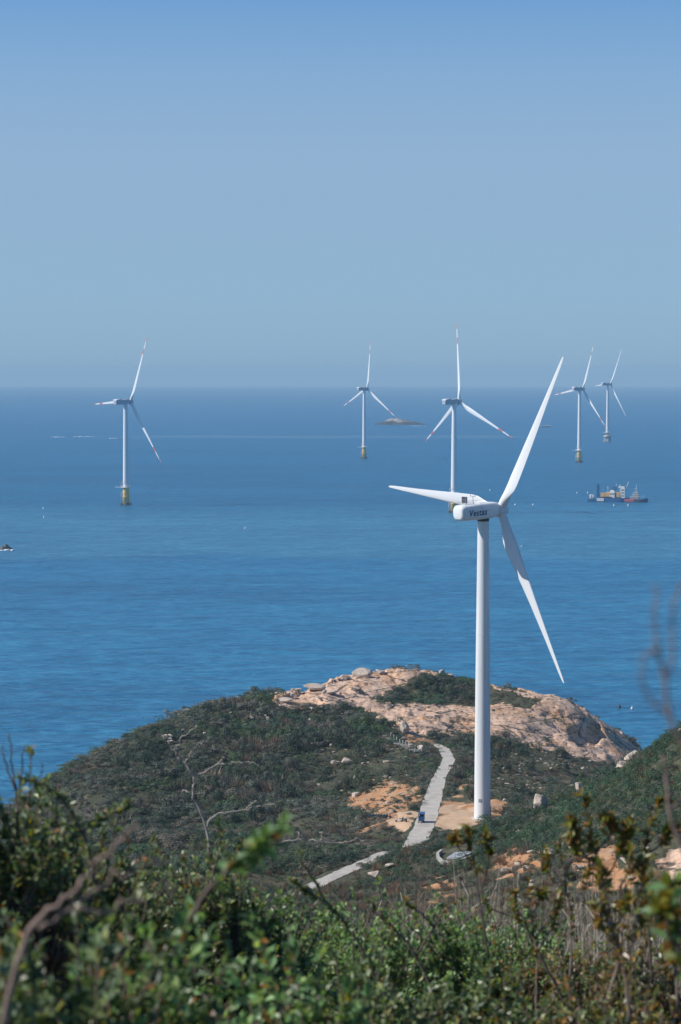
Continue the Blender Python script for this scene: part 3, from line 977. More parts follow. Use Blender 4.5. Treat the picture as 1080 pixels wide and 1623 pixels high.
bush_me = []
for k in range(6):
    tv, tm = dome_template(1500, 0.045, 400 + k, flat=0.74, lobes=6 + k % 3)
    c0 = np.array([(0.042, 0.062, 0.042), (0.050, 0.074, 0.050), (0.060, 0.078, 0.054), (0.046, 0.066, 0.048), (0.078, 0.086, 0.062), (0.054, 0.080, 0.044)][k])
    o = soup('bush', tv, c0[None] * tm[:, None], M_scrub)
    bush_me.append(o.data)
    bpy.data.objects.remove(o)
placed = []
for i in range(400):
    px, py = random.choice([(random.uniform(170, 480), random.uniform(1185, 1310)), (random.uniform(170, 480), random.uniform(1185, 1310)), (random.uniform(430, 640), random.uniform(1150, 1260)), (random.uniform(640, 745), random.uniform(1082, 1108)), (random.uniform(770, 900), random.uniform(1180, 1225))])
    p = find_ground(px, py, 500, 780)
    rb = random.uniform(2.0, 3.9) * (0.75 if px > 600 else 1.0)
    if p[1] < 530 or any(math.hypot(p[0] - q[0], p[1] - q[1]) < 0.75 * (rb + q[2]) for q in placed): continue
    if road_dist(np.array([p[0]]), np.array([p[1]]))[0][0] < rb + 1.5: continue
    placed.append((p[0], p[1], rb))
    o = bpy.data.objects.new('bush', random.choice(bush_me)); COL.objects.link(o)
    o.location = (p[0], p[1], p[2] - 0.3); o.scale = (rb, rb, rb * random.uniform(1.0, 1.45)); o.rotation_euler = (0, 0, random.uniform(0, 6.28))
    tag(o, 'rounded dark bush standing taller than the scrub around it on the headland', 'bush', 'rounded bushes on the headland')
    if len(placed) >= 70: break

# ------------------------------------------------------------------ boulders and rubble
def rock_mesh(seed, subdiv=3, flat=(1, 1, 0.7)):
    g = np.random.default_rng(seed)
    bm = bmesh.new()
    bmesh.ops.create_icosphere(bm, subdivisions=subdiv, radius=1.0)
    cuts = [(v / np.linalg.norm(v), g.uniform(0.45, 0.85)) for v in g.normal(size=(15, 3))]
    for v in bm.verts:
        p = np.array(v.co)
        for d, c_ in cuts:
            k = p @ d
            if k > c_: p = p - d * (k - c_) * 0.93
        nz = perlin(np.array([p[0] * 2.1 + seed]), np.array([p[1] * 2.1 + p[2] * 1.7]))[0]
        p = p * (1 + 0.16 * nz)
        v.co = Vector(p * np.array(flat))
    return bm_mesh(bm, 'boulder')
ROCKM = [rock_mesh(s, 3, f) for s, f in ((1, (1, 0.8, 0.6)), (2, (1, 0.9, 0.8)), (3, (1.0, 0.7, 0.45)), (4, (0.9, 0.8, 0.95)), (5, (1.1, 0.8, 0.5)), (6, (0.9, 0.9, 0.7)))]
m, nt, b = nmat('pale_boulder')
co = objco(nt)
n1 = noise(nt, 1.2, 6, 0.65, co); n2 = noise(nt, 6, 5, 0.7, co)
c = ramp(nt, [(0.3, (0.34, 0.285, 0.24)), (0.5, (0.52, 0.43, 0.355)), (0.7, (0.56, 0.45, 0.35))], n1)
c = mix(nt, 1.0, c, ramp(nt, [(0.3, (0.7, 0.7, 0.7)), (0.65, (1.08, 1.08, 1.08))], n2), 'MULTIPLY')
nt.links.new(c, b.inputs['Base Color']); nt.links.new(bump(nt, n2, 0.6, 0.15), b.inputs['Normal'])
b.inputs['Roughness'].default_value = 0.9
M_boulder = m

def find_ground(px, py, ymin=100, ymax=800):
    """where the line of sight through a pixel meets the land"""
    ys = np.linspace(ymin, ymax, 2800)
    a = at(px, py, 1.0)
    x = a[0] * ys; z = H + (a[2] - H) * ys
    g = hgt(x, ys)
    k = np.nonzero(z < g)[0]
    if not len(k): 
        k = [np.argmin(z - g)]
    k = k[0]
    return np.array([x[k], ys[k], g[k]])

def boulder(px, py, wpx, kind, label, group=None, mat=None, tall=1.0, ymin=100, ymax=800, rz=None):
    p = find_ground(px, py, ymin, ymax)
    s = wpx * p[1] / F / 2 * (1.25 if p[1] < 480 else 1.02)
    me = ROCKM[kind]
    if not me.materials: me.materials.append(M_boulder)
    o = bpy.data.objects.new('boulder', me)
    COL.objects.link(o)
    if mat:
        o.material_slots[0].link = 'OBJECT'; o.material_slots[0].material = mat
    o.location = (p[0], p[1], p[2] + s * (0.5 if (p[1] < 480 and wpx > 12) else 0.3) * tall)
    o.scale = (s, s, s * tall)
    o.rotation_euler = (random.uniform(-.25, .25), random.uniform(-.25, .25), random.uniform(0, 6.28) if rz is None else rz)
    return tag(o, label, 'boulder', group)

boulder(855, 1286, 30, 3, 'large pale pointed boulder standing in the green slope right of the turbine', tall=1.15, ymin=250, ymax=520)
boulder(872, 1362, 30, 4, 'flat grey slab boulder lying above the orange soil of the near slope', tall=0.95, ymin=180, ymax=480)
boulder(919, 1262, 16, 3, 'tall narrow white boulder standing upright behind the yellow-brown leaf sprig', tall=1.8, ymin=250, ymax=480)
boulder(1004, 1200, 34, 4, 'long white outcrop boulder where the rock dome meets the green slope', tall=0.55, ymin=330, ymax=440)
boulder(988, 1216, 30, 4, 'low white boulder just below the long white outcrop', tall=0.7, ymin=330, ymax=440)
boulder(822, 1322, 14, 2, 'small flat pale boulder in the green slope nearest the tower foot', tall=0.8, ymin=250, ymax=480)
boulder(890, 1284, 18, 4, 'low whitish boulder half sunk in the green slope, right of the pointed boulder', tall=0.5, ymin=250, ymax=480)
boulder(1077, 1142, 16, 3, 'white boulder on the skyline at the right edge', tall=1.3, ymin=300, ymax=345)
boulder(594, 1394, 26, 2, 'slanting white boulder beside the lower track', tall=1.0, ymin=330, ymax=440)
boulder(618, 1376, 22, 4, 'low pale boulder above the slanting white boulder', tall=0.6, ymin=330, ymax=440)
boulder(573, 1075, 36, 4, 'large rounded pale boulder on the highest part of the ridge', tall=1.1, ymin=640)
boulder(603, 1068, 26, 2, 'long low boulder beside the large rounded one on the ridge', tall=0.8, ymin=640)
boulder(701, 1064, 12, 3, 'pair-topped small boulder on the ridge above the dark green patch', tall=1.5, ymin=640)
boulder(713, 1066, 14, 1, 'squat grey boulder on the ridge beside the turbine tower', tall=0.8, ymin=640)
boulder(641, 1160, 22, 3, 'white-topped block boulder at the head of the stairway', tall=1.4, ymin=560)
boulder(668, 1190, 20, 1, 'grey shaded boulder left of the road bend', tall=1.1, ymin=560)
boulder(652, 1186, 14, 3, 'small pale boulder between the stairway and the road bend', tall=1.0, ymin=560)
boulder(640, 1172, 14, 4, 'flat tan boulder below the white-topped block', tall=0.8, ymin=560)
boulder(551, 1212, 24, 1, 'white streaked boulder in the middle of the dark scrub', tall=1.0, ymin=540)
boulder(530, 1213, 14, 3, 'small pale boulder left of the white streaked boulder', tall=1.1, ymin=540)
boulder(505, 1181, 30, 4, 'long pale slab in the dark scrub under the ridge', tall=0.5, ymin=560)
boulder(545, 1256, 16, 2, 'tan boulder at the edge of the scrub by the orange soil', tall=0.9, ymin=520)
boulder(566, 1262, 18, 1, 'grey-white boulder by the orange soil', tall=0.9, ymin=520)
boulder(556, 1282, 16, 5, 'orange-tan boulder left of the parked scooters', tall=0.8, ymin=500)
boulder(297, 1131, 22, 0, 'large white boulder on the left shoulder of the headland', tall=0.9, ymin=600)
boulder(322, 1121, 22, 4, 'long white boulder higher on the left shoulder of the headland', tall=0.5, rz=random.uniform(-.3, .3), ymin=600)
boulder(252, 1148, 14, 4, 'grey boulder lowest on the left shoulder of the headland', tall=0.7, ymin=600)
boulder(352, 1134, 22, 2, 'low white boulder in the scrub below the hikers', tall=0.5, ymin=600)
boulder(395, 1104, 12, 3, 'grey boulder just right of the two hikers', tall=1.0, ymin=600)
boulder(414, 1102, 22, 4, 'flat tan boulder on the ridge right of the hikers', tall=0.7, ymin=600)
boulder(450, 1112, 30, 4, 'big tan boulder at the left end of the ridge outcrop', tall=0.5, rz=random.uniform(-.3, .3), ymin=600)
boulder(472, 1094, 16, 4, 'rounded pale boulder on the skyline at the left of the ridge outcrop', tall=0.5, rz=random.uniform(-.3, .3), ymin=600)
boulder(497, 1092, 40, 4, 'longest pale boulder on the skyline of the ridge outcrop', tall=0.5, rz=random.uniform(-.3, .3), ymin=600)
boulder(522, 1100, 30, 4, 'broad pale boulder under the lone hiker', tall=0.5, rz=random.uniform(-.3, .3), ymin=600)
boulder(545, 1078, 14, 3, 'small upright boulder left of the large rounded one on the ridge', tall=1.1, ymin=640)
for i in range(26):
    px, py = random.choice([(random.uniform(745, 940), random.uniform(1195, 1262)), (random.uniform(560, 650), random.uniform(1225, 1300))])
    boulder(px, py, random.uniform(6, 13), random.randrange(6), 'small pale stone among the scrub and rubble', 'small stones strewn over the headland', tall=random.uniform(0.7, 1.1), ymin=480)
for i in range(12):
    boulder(random.uniform(470, 620), random.uniform(1140, 1200), random.uniform(6, 11), random.randrange(6), 'small pale stone among the scrub and rubble', 'small stones strewn over the headland', tall=random.uniform(0.7, 1.1), ymin=560)
for i in range(34):
    px = random.uniform(255, 540)
    py = np.interp(px, [255, 300, 350, 400, 450, 540], [1150, 1124, 1110, 1100, 1096, 1100]) + abs(random.gauss(0, 1)) * 38 + 3
    o = boulder(px, py, random.uniform(5, 12), random.randrange(6), 'small pale stone among the scrub and rubble', 'small stones strewn over the headland', tall=random.uniform(0.6, 1.0), ymin=560)
    o.location.z += 1.1
for i in range(14):
    boulder(random.uniform(690, 1060), random.uniform(1345, 1425), random.uniform(8, 20), random.randrange(6), 'weathered stone on the orange soil of the near slope', 'stones on the near slope', tall=random.uniform(0.6, 1.0), ymin=150, ymax=440)
# rubble too fine to count
rt = []
for k in range(5):
    mm = rock_mesh(30 + k, 1)
    mm.calc_loop_triangles()
    vv = np.array([v.co[:] for v in mm.vertices])
    tt = np.array([t.vertices[:] for t in mm.loop_triangles])
    rt.append((vv[tt].reshape(-1, 3), np.repeat(np.random.default_rng(k).uniform(0.8, 1.15, len(tt)), 3)))
    bpy.data.meshes.remove(mm)
x, y = candidates(9000, 450, 760)
cl, z, px, py, rd = classify(x, y)
keep = (rng.uniform(size=len(x)) < np.select([cl == 'rubble', cl == 'soil', cl == 'rock', cl == 'scrub'], [0.62, 0.35, 0.25, 0.04], 0.0).astype(float)) & (rd > 1.2)
x, y, z = x[keep], y[keep], z[keep]
s = rng.lognormal(-1.05, 0.5, len(x))
rp = np.array([(0.42, 0.34, 0.28), (0.36, 0.31, 0.27), (0.48, 0.42, 0.36), (0.40, 0.28, 0.20)])
V, C = stamp(rt, np.stack([x, y, z + 0.1 * s], 1), s, s * 0.8, rp[rng.integers(0, 4, len(x))])
tag(soup('rubble', V, C, M_dry), 'broken stone littering the headland slopes', 'rubble', kind='stuff')

# ------------------------------------------------------------------ haze: one closed box of even, pale air
bm = bmesh.new()
box(bm, (0, 0, 10), (97600, 97600, 344))
m = bpy.data.materials.new('sea_haze')
m.use_nodes = True
nt = m.node_tree
nt.nodes.clear()
o_ = nt.nodes.new('ShaderNodeOutputMaterial')
pv = nt.nodes.new('ShaderNodeVolumePrincipled')
pv.inputs['Color'].default_value = (0.52, 0.79, 1.0, 1)
pv.inputs['Density'].default_value = HAZE
pv.inputs['Anisotropy'].default_value = 0.0
nt.links.new(pv.outputs[0], o_.inputs['Volume'])
hz_o = link('haze', bm_mesh(bm, 'haze'), m)
tag(hz_o, kind='stuff')

# ------------------------------------------------------------------ wind turbines
def blade_mesh(R, root, chord, bands=False, tipw=0.14, seed=0):
    """blade along +Z, trailing edge to +X, pressure side to -Y; root at the hub flange"""
    bm = bmesh.new()
    rings = []
    st = [0.02, 0.035, 0.06, 0.09, 0.13, 0.17, 0.21, 0.26, 0.33, 0.42, 0.52, 0.62, 0.70, 0.74, 0.78, 0.82, 0.88, 0.93, 0.965, 0.985, 0.996, 1.0]
    cs = np.interp(st, [0, 0.05, 0.10, 0.17, 0.21, 0.30, 0.5, 0.75, 0.95, 0.99, 1.0], [root, root, chord * 0.72, chord * 0.97, chord, chord * 0.9, chord * 0.64, chord * 0.37, chord * tipw * 1.5, chord * tipw, chord * 0.04])
    ts = np.interp(st, [0, 0.05, 0.10, 0.17, 0.30, 0.6, 1.0], [1.0, 1.0, 0.70, 0.42, 0.29, 0.21, 0.16])
    tw = np.interp(st, [0, 0.05, 0.2, 0.5, 1.0], [20, 20, 15, 6, 1.5])
    rd = np.interp(st, [0, 0.05, 0.15], [1, 1, 0])
    n = 20
    for s, c, t, w, k in zip(st, cs, ts, tw, rd):
        ring = []
        for i in range(n):
            a = 2 * math.pi * i / n
            xc = 0.5 * (1 + math.cos(a))
            yt = 5 * t * (0.2969 * math.sqrt(xc) - 0.126 * xc - 0.3516 * xc ** 2 + 0.2843 * xc ** 3 - 0.1036 * xc ** 4)
            ax = (xc - 0.30) * c; ay = math.copysign(yt, math.sin(a)) * c * (1.0 if math.sin(a) > 0 else 0.7)
            cx = 0.5 * root * math.cos(a); cy = 0.5 * root * math.sin(a)
            x = cx * k + ax * (1 - k); y = cy * k + ay * (1 - k)
            q = math.radians(w)
            ring.append((x * math.cos(q) + y * math.sin(q), -x * math.sin(q) + y * math.cos(q) , s * R))
        rings.append(ring)
    loft(bm, rings, True)
    if bands:
        for f in bm.faces:
            z = f.calc_center_median().z / R
            if 0.74 < z < 0.82 or z > 0.93: f.material_index = 1
    me = bm_mesh(bm, 'blade')
    return me

def frame(yaw, tilt=R_(5)):
    n = Vector((math.sin(yaw), math.cos(yaw), 0)); h = Vector((math.cos(yaw), -math.sin(yaw), 0))
    n2 = n * math.cos(tilt) + Vector((0, 0, math.sin(tilt)))
    v = Vector((0, 0, math.cos(tilt))) - n * math.sin(tilt)
    return n, h, n2, v

def add_blades(root, me, hub, yaw, phi, tilt, cone):
    """me: blade mesh; local frame of root is world-aligned"""
    n, h, n2, v = frame(yaw, tilt)
    for k in range(3):
        t = phi + k * 2 * math.pi / 3
        z = (h * math.sin(t) + v * math.cos(t)) * math.cos(cone) + n2 * math.sin(cone)
        x = h * math.cos(t) - v * math.sin(t)          # clockwise seen from behind: the trailing edge
        y = z.cross(x)
        M = Matrix((x, y, z)).transposed().to_4x4()
        M.translation = hub
        b_ = link('blade', me, None, root)
        b_.matrix_local = M

def xform(me, yaw, pos, tilt=0.0):
    """a part modelled with its long axis along +Y, turned to the wind"""
    M = Matrix.Translation(pos) @ Matrix.Rotation(-yaw, 4, 'Z') @ Matrix.Rotation(tilt, 4, 'X')
    return M

def rrect(w, h, r, y, n=6, z0=0.0, rb=None):
    pts = []
    for cx, cz, a0 in ((w / 2 - r, h / 2 - r, 0), (-w / 2 + r, h / 2 - r, 90), (-w / 2 + r, -h / 2 + r, 180), (w / 2 - r, -h / 2 + r, 270)):
        for i in range(n + 1):
            a = R_(a0 + 90 * i / n)
            pts.append((cx + r * math.cos(a), y, cz + r * math.sin(a) + z0))
    return pts

# the white turbine on the hill
YAW, TILT = R_(54.0), R_(5)
hubw = at(793.5, 808, 511 + 4.6 * math.cos(YAW))
n_, h_, n2_, v_ = frame(YAW, TILT)
base = Vector((TURB[0], TURB[1], PAD_Z))
T0 = empty('wind_turbine', base, 0, 'nearest and largest white wind turbine standing on the headland beside the road', 'wind turbine')
hub_l = Vector(hubw) - base
topz = hub_l.z - 2.0
ax0 = hub_l - n_ * 4.7                               # on the tower axis
bm = bmesh.new()
lathe(bm, [(1.78, -1.2), (1.78, 0.0), (1.75, 2), (1.62, topz * 0.33), (1.47, topz * 0.62), (1.2, topz - 0.3), (1.2, topz)], 40)
for zf in (0.33, 0.62):
    r_ = {0.33: 1.62, 0.62: 1.47}[zf]
    lathe(bm, [(r_ + 0.004, topz * zf - 0.05), (r_ + 0.03, topz * zf - 0.04), (r_ + 0.03, topz * zf + 0.04), (r_ + 0.004, topz * zf + 0.05)], 40)
tw_o = link('tower', bm_mesh(bm, 'tower'), [M_tower_w], T0)
tw_o.location = (ax0.x, ax0.y, 0)
bm = bmesh.new()
lathe(bm, [(1.24, 0), (1.24, 0.55)], 32)
yb = link('yaw_bearing', bm_mesh(bm, 'yaw_bearing'), M_dark, T0); yb.location = (ax0.x, ax0.y, topz - 0.25)
bm = bmesh.new()
box(bm, (0, 0, 0), (0.62, 0.14, 0.75), 0.05)
dv = link('vent', bm_mesh(bm, 'vent'), M_grey, T0)
dv.location = (ax0.x - 0.62, ax0.y - 1.60, 4.1); dv.rotation_euler = (0, 0, R_(-22))
bm = bmesh.new()
box(bm, (0, 0, 1.1), (0.9, 0.12, 2.1), 0.04)
dr = link('door', bm_mesh(bm, 'door'), M_grey, T0); dr.location = (ax0.x + 1.75, ax0.y + 0.35, 0.5); dr.rotation_euler = (0, 0, R_(100))
bm = bmesh.new()
lathe(bm, [(2.3, -0.9), (2.3, 0.10), (2.25, 0.14), (1.7, 0.15)], 40)
ft = link('footing', bm_mesh(bm, 'footing'), M_conc, T0); ft.location = (ax0.x, ax0.y, 0)
# nacelle: +Y is the wind side, rounded tail
bm = bmesh.new()
secs = [(-7.05, 2.5, 2.2, 0.9, 0.05), (-6.95, 3.0, 2.75, 0.95, 0.03), (-6.6, 3.4, 3.15, 0.95, 0.0), (-6.0, 3.6, 3.3, 0.9, 0.0), (-2.0, 3.65, 3.4, 0.75, 0.0), (1.0, 3.6, 3.35, 0.75, 0.03), (2.6, 3.3, 3.1, 0.85, 0.08), (3.2, 3.0, 2.85, 0.95, 0.1), (3.35, 2.7, 2.6, 1.0, 0.1)]
loft(bm, [rrect(w, h, min(r, h / 2 - .02), y, 6, z) for y, w, h, r, z in secs], True)
bmesh.ops.triangulate(bm, faces=[f for f in bm.faces if len(f.verts) > 4])
nac = link('nacelle', bm_mesh(bm, 'nacelle'), [M_white], T0)
for f in nac.data.polygons: f.use_smooth = True
nac.data.set_sharp_from_angle(angle=R_(38))
nac.matrix_local = xform(None, YAW, ax0 + Vector((0, 0, 0.0)), R_(3.0))
# cooler frame, wind mast, hatch, panel seams
bm = bmesh.new()
for x in (-0.55, 0.55): box(bm, (x, 0, 0.2), (0.08, 0.08, 0.4))
box(bm, (0, 0, 0.95), (1.35, 0.30, 1.25), 0.04)
ck = link('cooler', bm_mesh(bm, 'cooler'), M_dark, nac); ck.location = (-0.5, -4.6, 1.66)
bm = bmesh.new()
for x in (-0.68, 0.68): box(bm, (x, 0, 0.95), (0.09, 0.4, 1.35), 0.02)
for z in (0.32, 0.95, 1.6): box(bm, (0, -0.02, z), (1.45, 0.42, 0.06), 0.02)
cf = link('frame', bm_mesh(bm, 'frame'), M_grey, ck)
bm = bmesh.new()
tube(bm, [(0, 0, 0), (0, 0, 1.75)], 0.05)
tube(bm, [(-0.75, 0, 1.62), (0.75, 0, 1.62)], 0.035)
for x in (-0.75, 0.75): tube(bm, [(x, 0, 1.62), (x, 0, 1.95)], 0.06)
wm = link('wind_mast', bm_mesh(bm, 'wind_mast'), M_dark, nac); wm.location = (0.5, -3.1, 1.66)
bm = bmesh.new()
box(bm, (0, 0, 0), (1.2, 1.5, 0.1), 0.03)
hh_ = link('hatch', bm_mesh(bm, 'hatch'), M_white, nac); hh_.location = (0.2, -0.6, 1.72)
bm = bmesh.new()
tube(bm, [(1.835, -1.9, 1.2), (1.842, -1.5, 0.2), (1.842, -1.3, -0.4)], 0.03, 0.03, 5)
tube(bm, [(1.842, -1.5, 0.2), (1.835, 1.0, 0.15)], 0.022, 0.022, 5)
link('seam', bm_mesh(bm, 'seam'), M_grey, nac)
bm = bmesh.new()
tube(bm, [(-1.3, -5.9, 1.66), (-1.3, -5.9, 2.2), (-1.3, 1.6, 2.2), (-1.3, 1.6, 1.66)], 0.03, 0.03, 5)
tube(bm, [(1.3, -5.9, 1.66), (1.3, -5.9, 2.2), (1.3, -3.6, 2.2), (1.3, -3.6, 1.66)], 0.03, 0.03, 5)
link('railing', bm_mesh(bm, 'railing'), M_grey, nac)
# lettering on the side
fc = bpy.data.curves.new('lettering', 'FONT')
fc.body = 'Vestas'; fc.size = 1.85; fc.shear = 0.2; fc.offset = 0.028; fc.extrude = 0.02; fc.space_character = 1.12
fo = bpy.data.objects.new('lettering', fc)
COL.objects.link(fo)
dg = bpy.context.evaluated_depsgraph_get()
lm_ = bpy.data.meshes.new_from_object(fo.evaluated_get(dg))
bpy.data.objects.remove(fo); bpy.data.curves.remove(fc)
xs = [v.co.x for v in lm_.vertices]; sxx = 4.7 / (max(xs) - min(xs))
lt = link('lettering', lm_, M_blue, nac)
lt.matrix_local = Matrix.Translation((1.845, -5.4, -0.72)) @ Matrix(((0, 0, 1, 0), (1, 0, 0, 0), (0, 1, 0, 0), (0, 0, 0, 1))) @ Matrix.Diagonal((sxx, 1, 1, 1))
# hub and spinner
bm = bmesh.new()
prof = [(1.25, -1.2), (1.45, -1.0), (1.5, 0.2), (1.42, 0.8), (1.2, 1.25), (0.8, 1.6), (0.35, 1.78), (0.0, 1.82)]
loft(bm, [[(max(r, 1e-3) * math.cos(2 * math.pi * i / 28), y, max(r, 1e-3) * math.sin(2 * math.pi * i / 28)) for i in range(28)] for r, y in prof], True)
hb = link('hub', bm_mesh(bm, 'hub'), M_white, T0)
hb.matrix_local = xform(None, YAW, hub_l, TILT)
bme = blade_mesh(39.6, 1.9, 3.35)
bme.materials.append(M_white)
add_blades(T0, bme, hub_l, YAW, R_(34.9), TILT, R_(0.5))

# offshore turbines -------------------------------------------------------
off_blade = blade_mesh(70.5, 2.9, 4.1, bands=True); off_blade.materials.append(M_white); off_blade.materials.append(M_red)
off_blade_plain = off_blade.copy(); off_blade_plain.materials.clear(); off_blade_plain.materials.append(M_white); off_blade_plain.materials.append(M_white)
bm = bmesh.new()
loft(bm, [rrect(w, h, r, y, 4, z) for y, w, h, r, z in ((-12.5, 4.2, 3.6, 0.6, 0.4), (-12.2, 4.8, 4.2, 0.7, 0.3), (-4, 5.2, 4.9, 0.7, 0), (2.6, 5.0, 4.8, 0.8, 0), (3.6, 4.4, 4.4, 1.3, 0))], True)
off_nac = bm_mesh(bm, 'nacelle'); off_nac.materials.append(M_nac)
bm = bmesh.new()
loft(bm, [rrect(5.6, 1.0, 0.2, y, 3, 0) for y in (-3.2, 3.2)], True)
off_pad = bm_mesh(bm, 'hoist_platform'); off_pad.materials.append(M_white)
bm = bmesh.new()
loft(bm, [[(max(r, 1e-3) * math.cos(2 * math.pi * i / 24), y, max(r, 1e-3) * math.sin(2 * math.pi * i / 24)) for i in range(24)] for r, y in ((2.1, -1.8), (2.4, -1.2), (2.4, 0.8), (2.0, 1.9), (1.2, 2.7), (0.0, 3.0))], True)
off_hub = bm_mesh(bm, 'hub'); off_hub.materials.append(M_nac)
bm = bmesh.new(); lathe(bm, [(2.85, 0), (2.75, 0.15), (2.35, 0.65), (1.9, 1.0)], 28)
off_tower = bm_mesh(bm, 'tower'); off_tower.materials.append(M_tower)
# yellow column foundation
bm = bmesh.new()
lathe(bm, [(3.1, 0), (3.1, 17.0), (2.95, 17.6)], 24)
lathe(bm, [(3.16, 8.2), (3.5, 8.25), (3.5, 8.6), (3.16, 8.65)], 24)
off_tp = bm_mesh(bm, 'transition_column'); off_tp.materials.append(M_yellow)
bm = bmesh.new()
box(bm, (0, 0, 0), (0.4, 0.4, 0.4))
bm.free()
bm = bmesh.new()
lathe(bm, [(3.0, -0.2), (5.2, -0.15), (5.2, 0.15), (3.0, 0.2)], 24)
box(bm, (-7.2, 0.0, 0.0), (5.6, 3.4, 0.5), 0.05)
for i in range(16):
    a = 2 * math.pi * i / 16
    tube(bm, [(5.1 * math.cos(a), 5.1 * math.sin(a), 0.1), (5.1 * math.cos(a), 5.1 * math.sin(a), 1.5)], 0.07, 0.07, 4)
tube(bm, [(5.1 * math.cos(2 * math.pi * i / 24), 5.1 * math.sin(2 * math.pi * i / 24), 1.5) for i in range(25)], 0.09, 0.09, 4)
tube(bm, [(-9.9, 1.6, 0.2), (-9.9, 1.6, 1.5), (-9.9, -1.6, 1.5), (-9.9, -1.6, 0.2)], 0.1, 0.1, 4)
off_plat = bm_mesh(bm, 'work_platform'); off_plat.materials.append(M_white)
bm = bmesh.new()
tube(bm, [(-4.4, -1.6, 0.2), (-4.4, -1.6, 4.6), (-1.2, -3.4, 6.2)], 0.22, 0.12, 6)
off_crane = bm_mesh(bm, 'davit_crane'); off_crane.materials.append(M_yellow)
bm = bmesh.new()
for s in (-1, 1):
    tube(bm, [(-4.5, s * 1.1, -1.5), (-4.5, s * 1.1, 11.5), (-3.0, s * 1.0, 13.0)], 0.28, 0.28, 6)
    tube(bm, [(4.4, s * 1.1, -1.5), (4.4, s * 1.1, 9.5), (3.0, s * 1.0, 11.0)], 0.28, 0.28, 6)
for z in np.arange(0, 11.5, 1.2): tube(bm, [(-4.5, -1.1, z), (-4.5, 1.1, z)], 0.12, 0.12, 4)
for z in np.arange(0, 9.5, 1.2): tube(bm, [(4.4, -1.1, z), (4.4, 1.1, z)], 0.12, 0.12, 4)
for z in (2.0, 7.0):
    for s in (-1, 1):
        tube(bm, [(-4.5, s * 1.1, z), (-2.9, s * 0.8, z)], 0.16, 0.16, 4); tube(bm, [(4.4, s * 1.1, z), (2.9, s * 0.8, z)], 0.16, 0.16, 4)
off_land = bm_mesh(bm, 'boat_landing'); off_land.materials.append(M_white)
bm = bmesh.new()
lathe(bm, [(3.45, -6), (3.45, 2.4), (3.2, 2.6)], 24)
for s in (-1, 1):
    tube(bm, [(s * 4.8, -2.2, -6), (s * 4.8, -2.2, 1.6)], 0.55, 0.55, 8); tube(bm, [(s * 4.8, 2.2, -6), (s * 4.8, 2.2, 1.6)], 0.55, 0.55, 8)
    box(bm, (s * 4.0, 0, 1.4), (2.6, 5.4, 0.7), 0.1)
off_pile = bm_mesh(bm, 'pile'); off_pile.materials.append(M_pile)
# capped pile group
bm = bmesh.new(); lathe(bm, [(6.6, 8.0), (7.2, 8.2), (7.2, 11.6), (6.2, 12.4), (3.4, 12.6)], 28)
cap_me = bm_mesh(bm, 'pile_cap'); cap_me.materials.append(M_conc)
bm = bmesh.new()
for i in range(8):
    a = 2 * math.pi * i / 8
    tube(bm, [(6.9 * math.cos(a), 6.9 * math.sin(a), -8), (5.4 * math.cos(a), 5.4 * math.sin(a), 8.4)], 0.85, 0.85, 10)
legs_me = bm_mesh(bm, 'pile'); legs_me.materials.append(M_conc)
bm = bmesh.new(); lathe(bm, [(3.2, 12.4), (3.2, 17.0), (2.95, 17.6)], 24)
col_me = bm_mesh(bm, 'transition_column'); col_me.materials.append(M_conc)

OFF = [(199.5, 2336, 208.2, 637.0, 50.2, 27.0, 5.5, 2.6, 69.8, 1, 'leftmost offshore wind turbine, alone on a yellow column, with red-banded blades'),
       (577.5, 3607, 582.0, 616.4, 50.2, 6.8, 4.5, 3.5, 71.2, 1, 'distant offshore wind turbine on a yellow column just left of the small rocky island'),
       (720.0, 2209, 727.2, 637.0, 52.3, -2.9, 5.0, 4.7, 71.6, 1, 'offshore wind turbine rising behind the nacelle of the large white turbine'),
       (918.5, 3454, 923.7, 616.4, 55.0, 21.9, 4.2, 2.0, 69.4, 1, 'offshore wind turbine on a yellow column above the ships'),
       (963.0, 4500, 969.8, 609.0, 66.5, 26.7, 3.0, 6.0, 72.5, 2, 'farthest offshore wind turbine, on a pale cap of piles at the right')]
for tx, D, hx, hy, yw, ph, ti, co_, Rb, kind, lab in OFF:
    zs = sea_z(0, D)
    b0 = at(tx, 700, D); b0 = Vector((b0[0], D, zs))
    hb_w = at(hx, hy, D)
    t_ = empty('wind_turbine', b0, 0, lab, 'wind turbine', 'offshore wind turbines')
    hz_ = hb_w[2] - zs
    yaw = R_(yw)
    n, h, n2, v = frame(yaw, R_(ti))
    hubl = Vector((0, 0, hz_)) + n * 6.0
    o = link('tower', off_tower, None, t_); o.location = (0, 0, 17.5); o.scale = (1, 1, hz_ - 19.5)
    o = link('nacelle', off_nac, None, t_); o.matrix_local = xform(None, yaw, Vector((0, 0, hz_ + 0.3)), R_(ti))
    q = link('hoist_platform', off_pad, None, o); q.location = (0, -9.0, 2.75)
    o = link('hub', off_hub, None, t_); o.matrix_local = xform(None, yaw, hubl, R_(ti))
    add_blades(t_, off_blade if kind == 1 else off_blade_plain, hubl, yaw, R_(ph), R_(ti), R_(co_))
    for c_ in t_.children:
        if c_.name.startswith('blade'): c_.scale = (1, 1, Rb / 70.5)
    o = link('work_platform', off_plat, None, t_); o.location = (0, 0, 17.3)
    o = link('davit_crane', off_crane, None, t_); o.location = (0, 0, 17.3)
    if kind == 1:
        link('transition_column', off_tp, None, t_); link('boat_landing', off_land, None, t_); link('pile', off_pile, None, t_)
    else:
        link('pile_cap', cap_me, None, t_); link('pile', legs_me, None, t_); link('transition_column', col_me, None, t_)

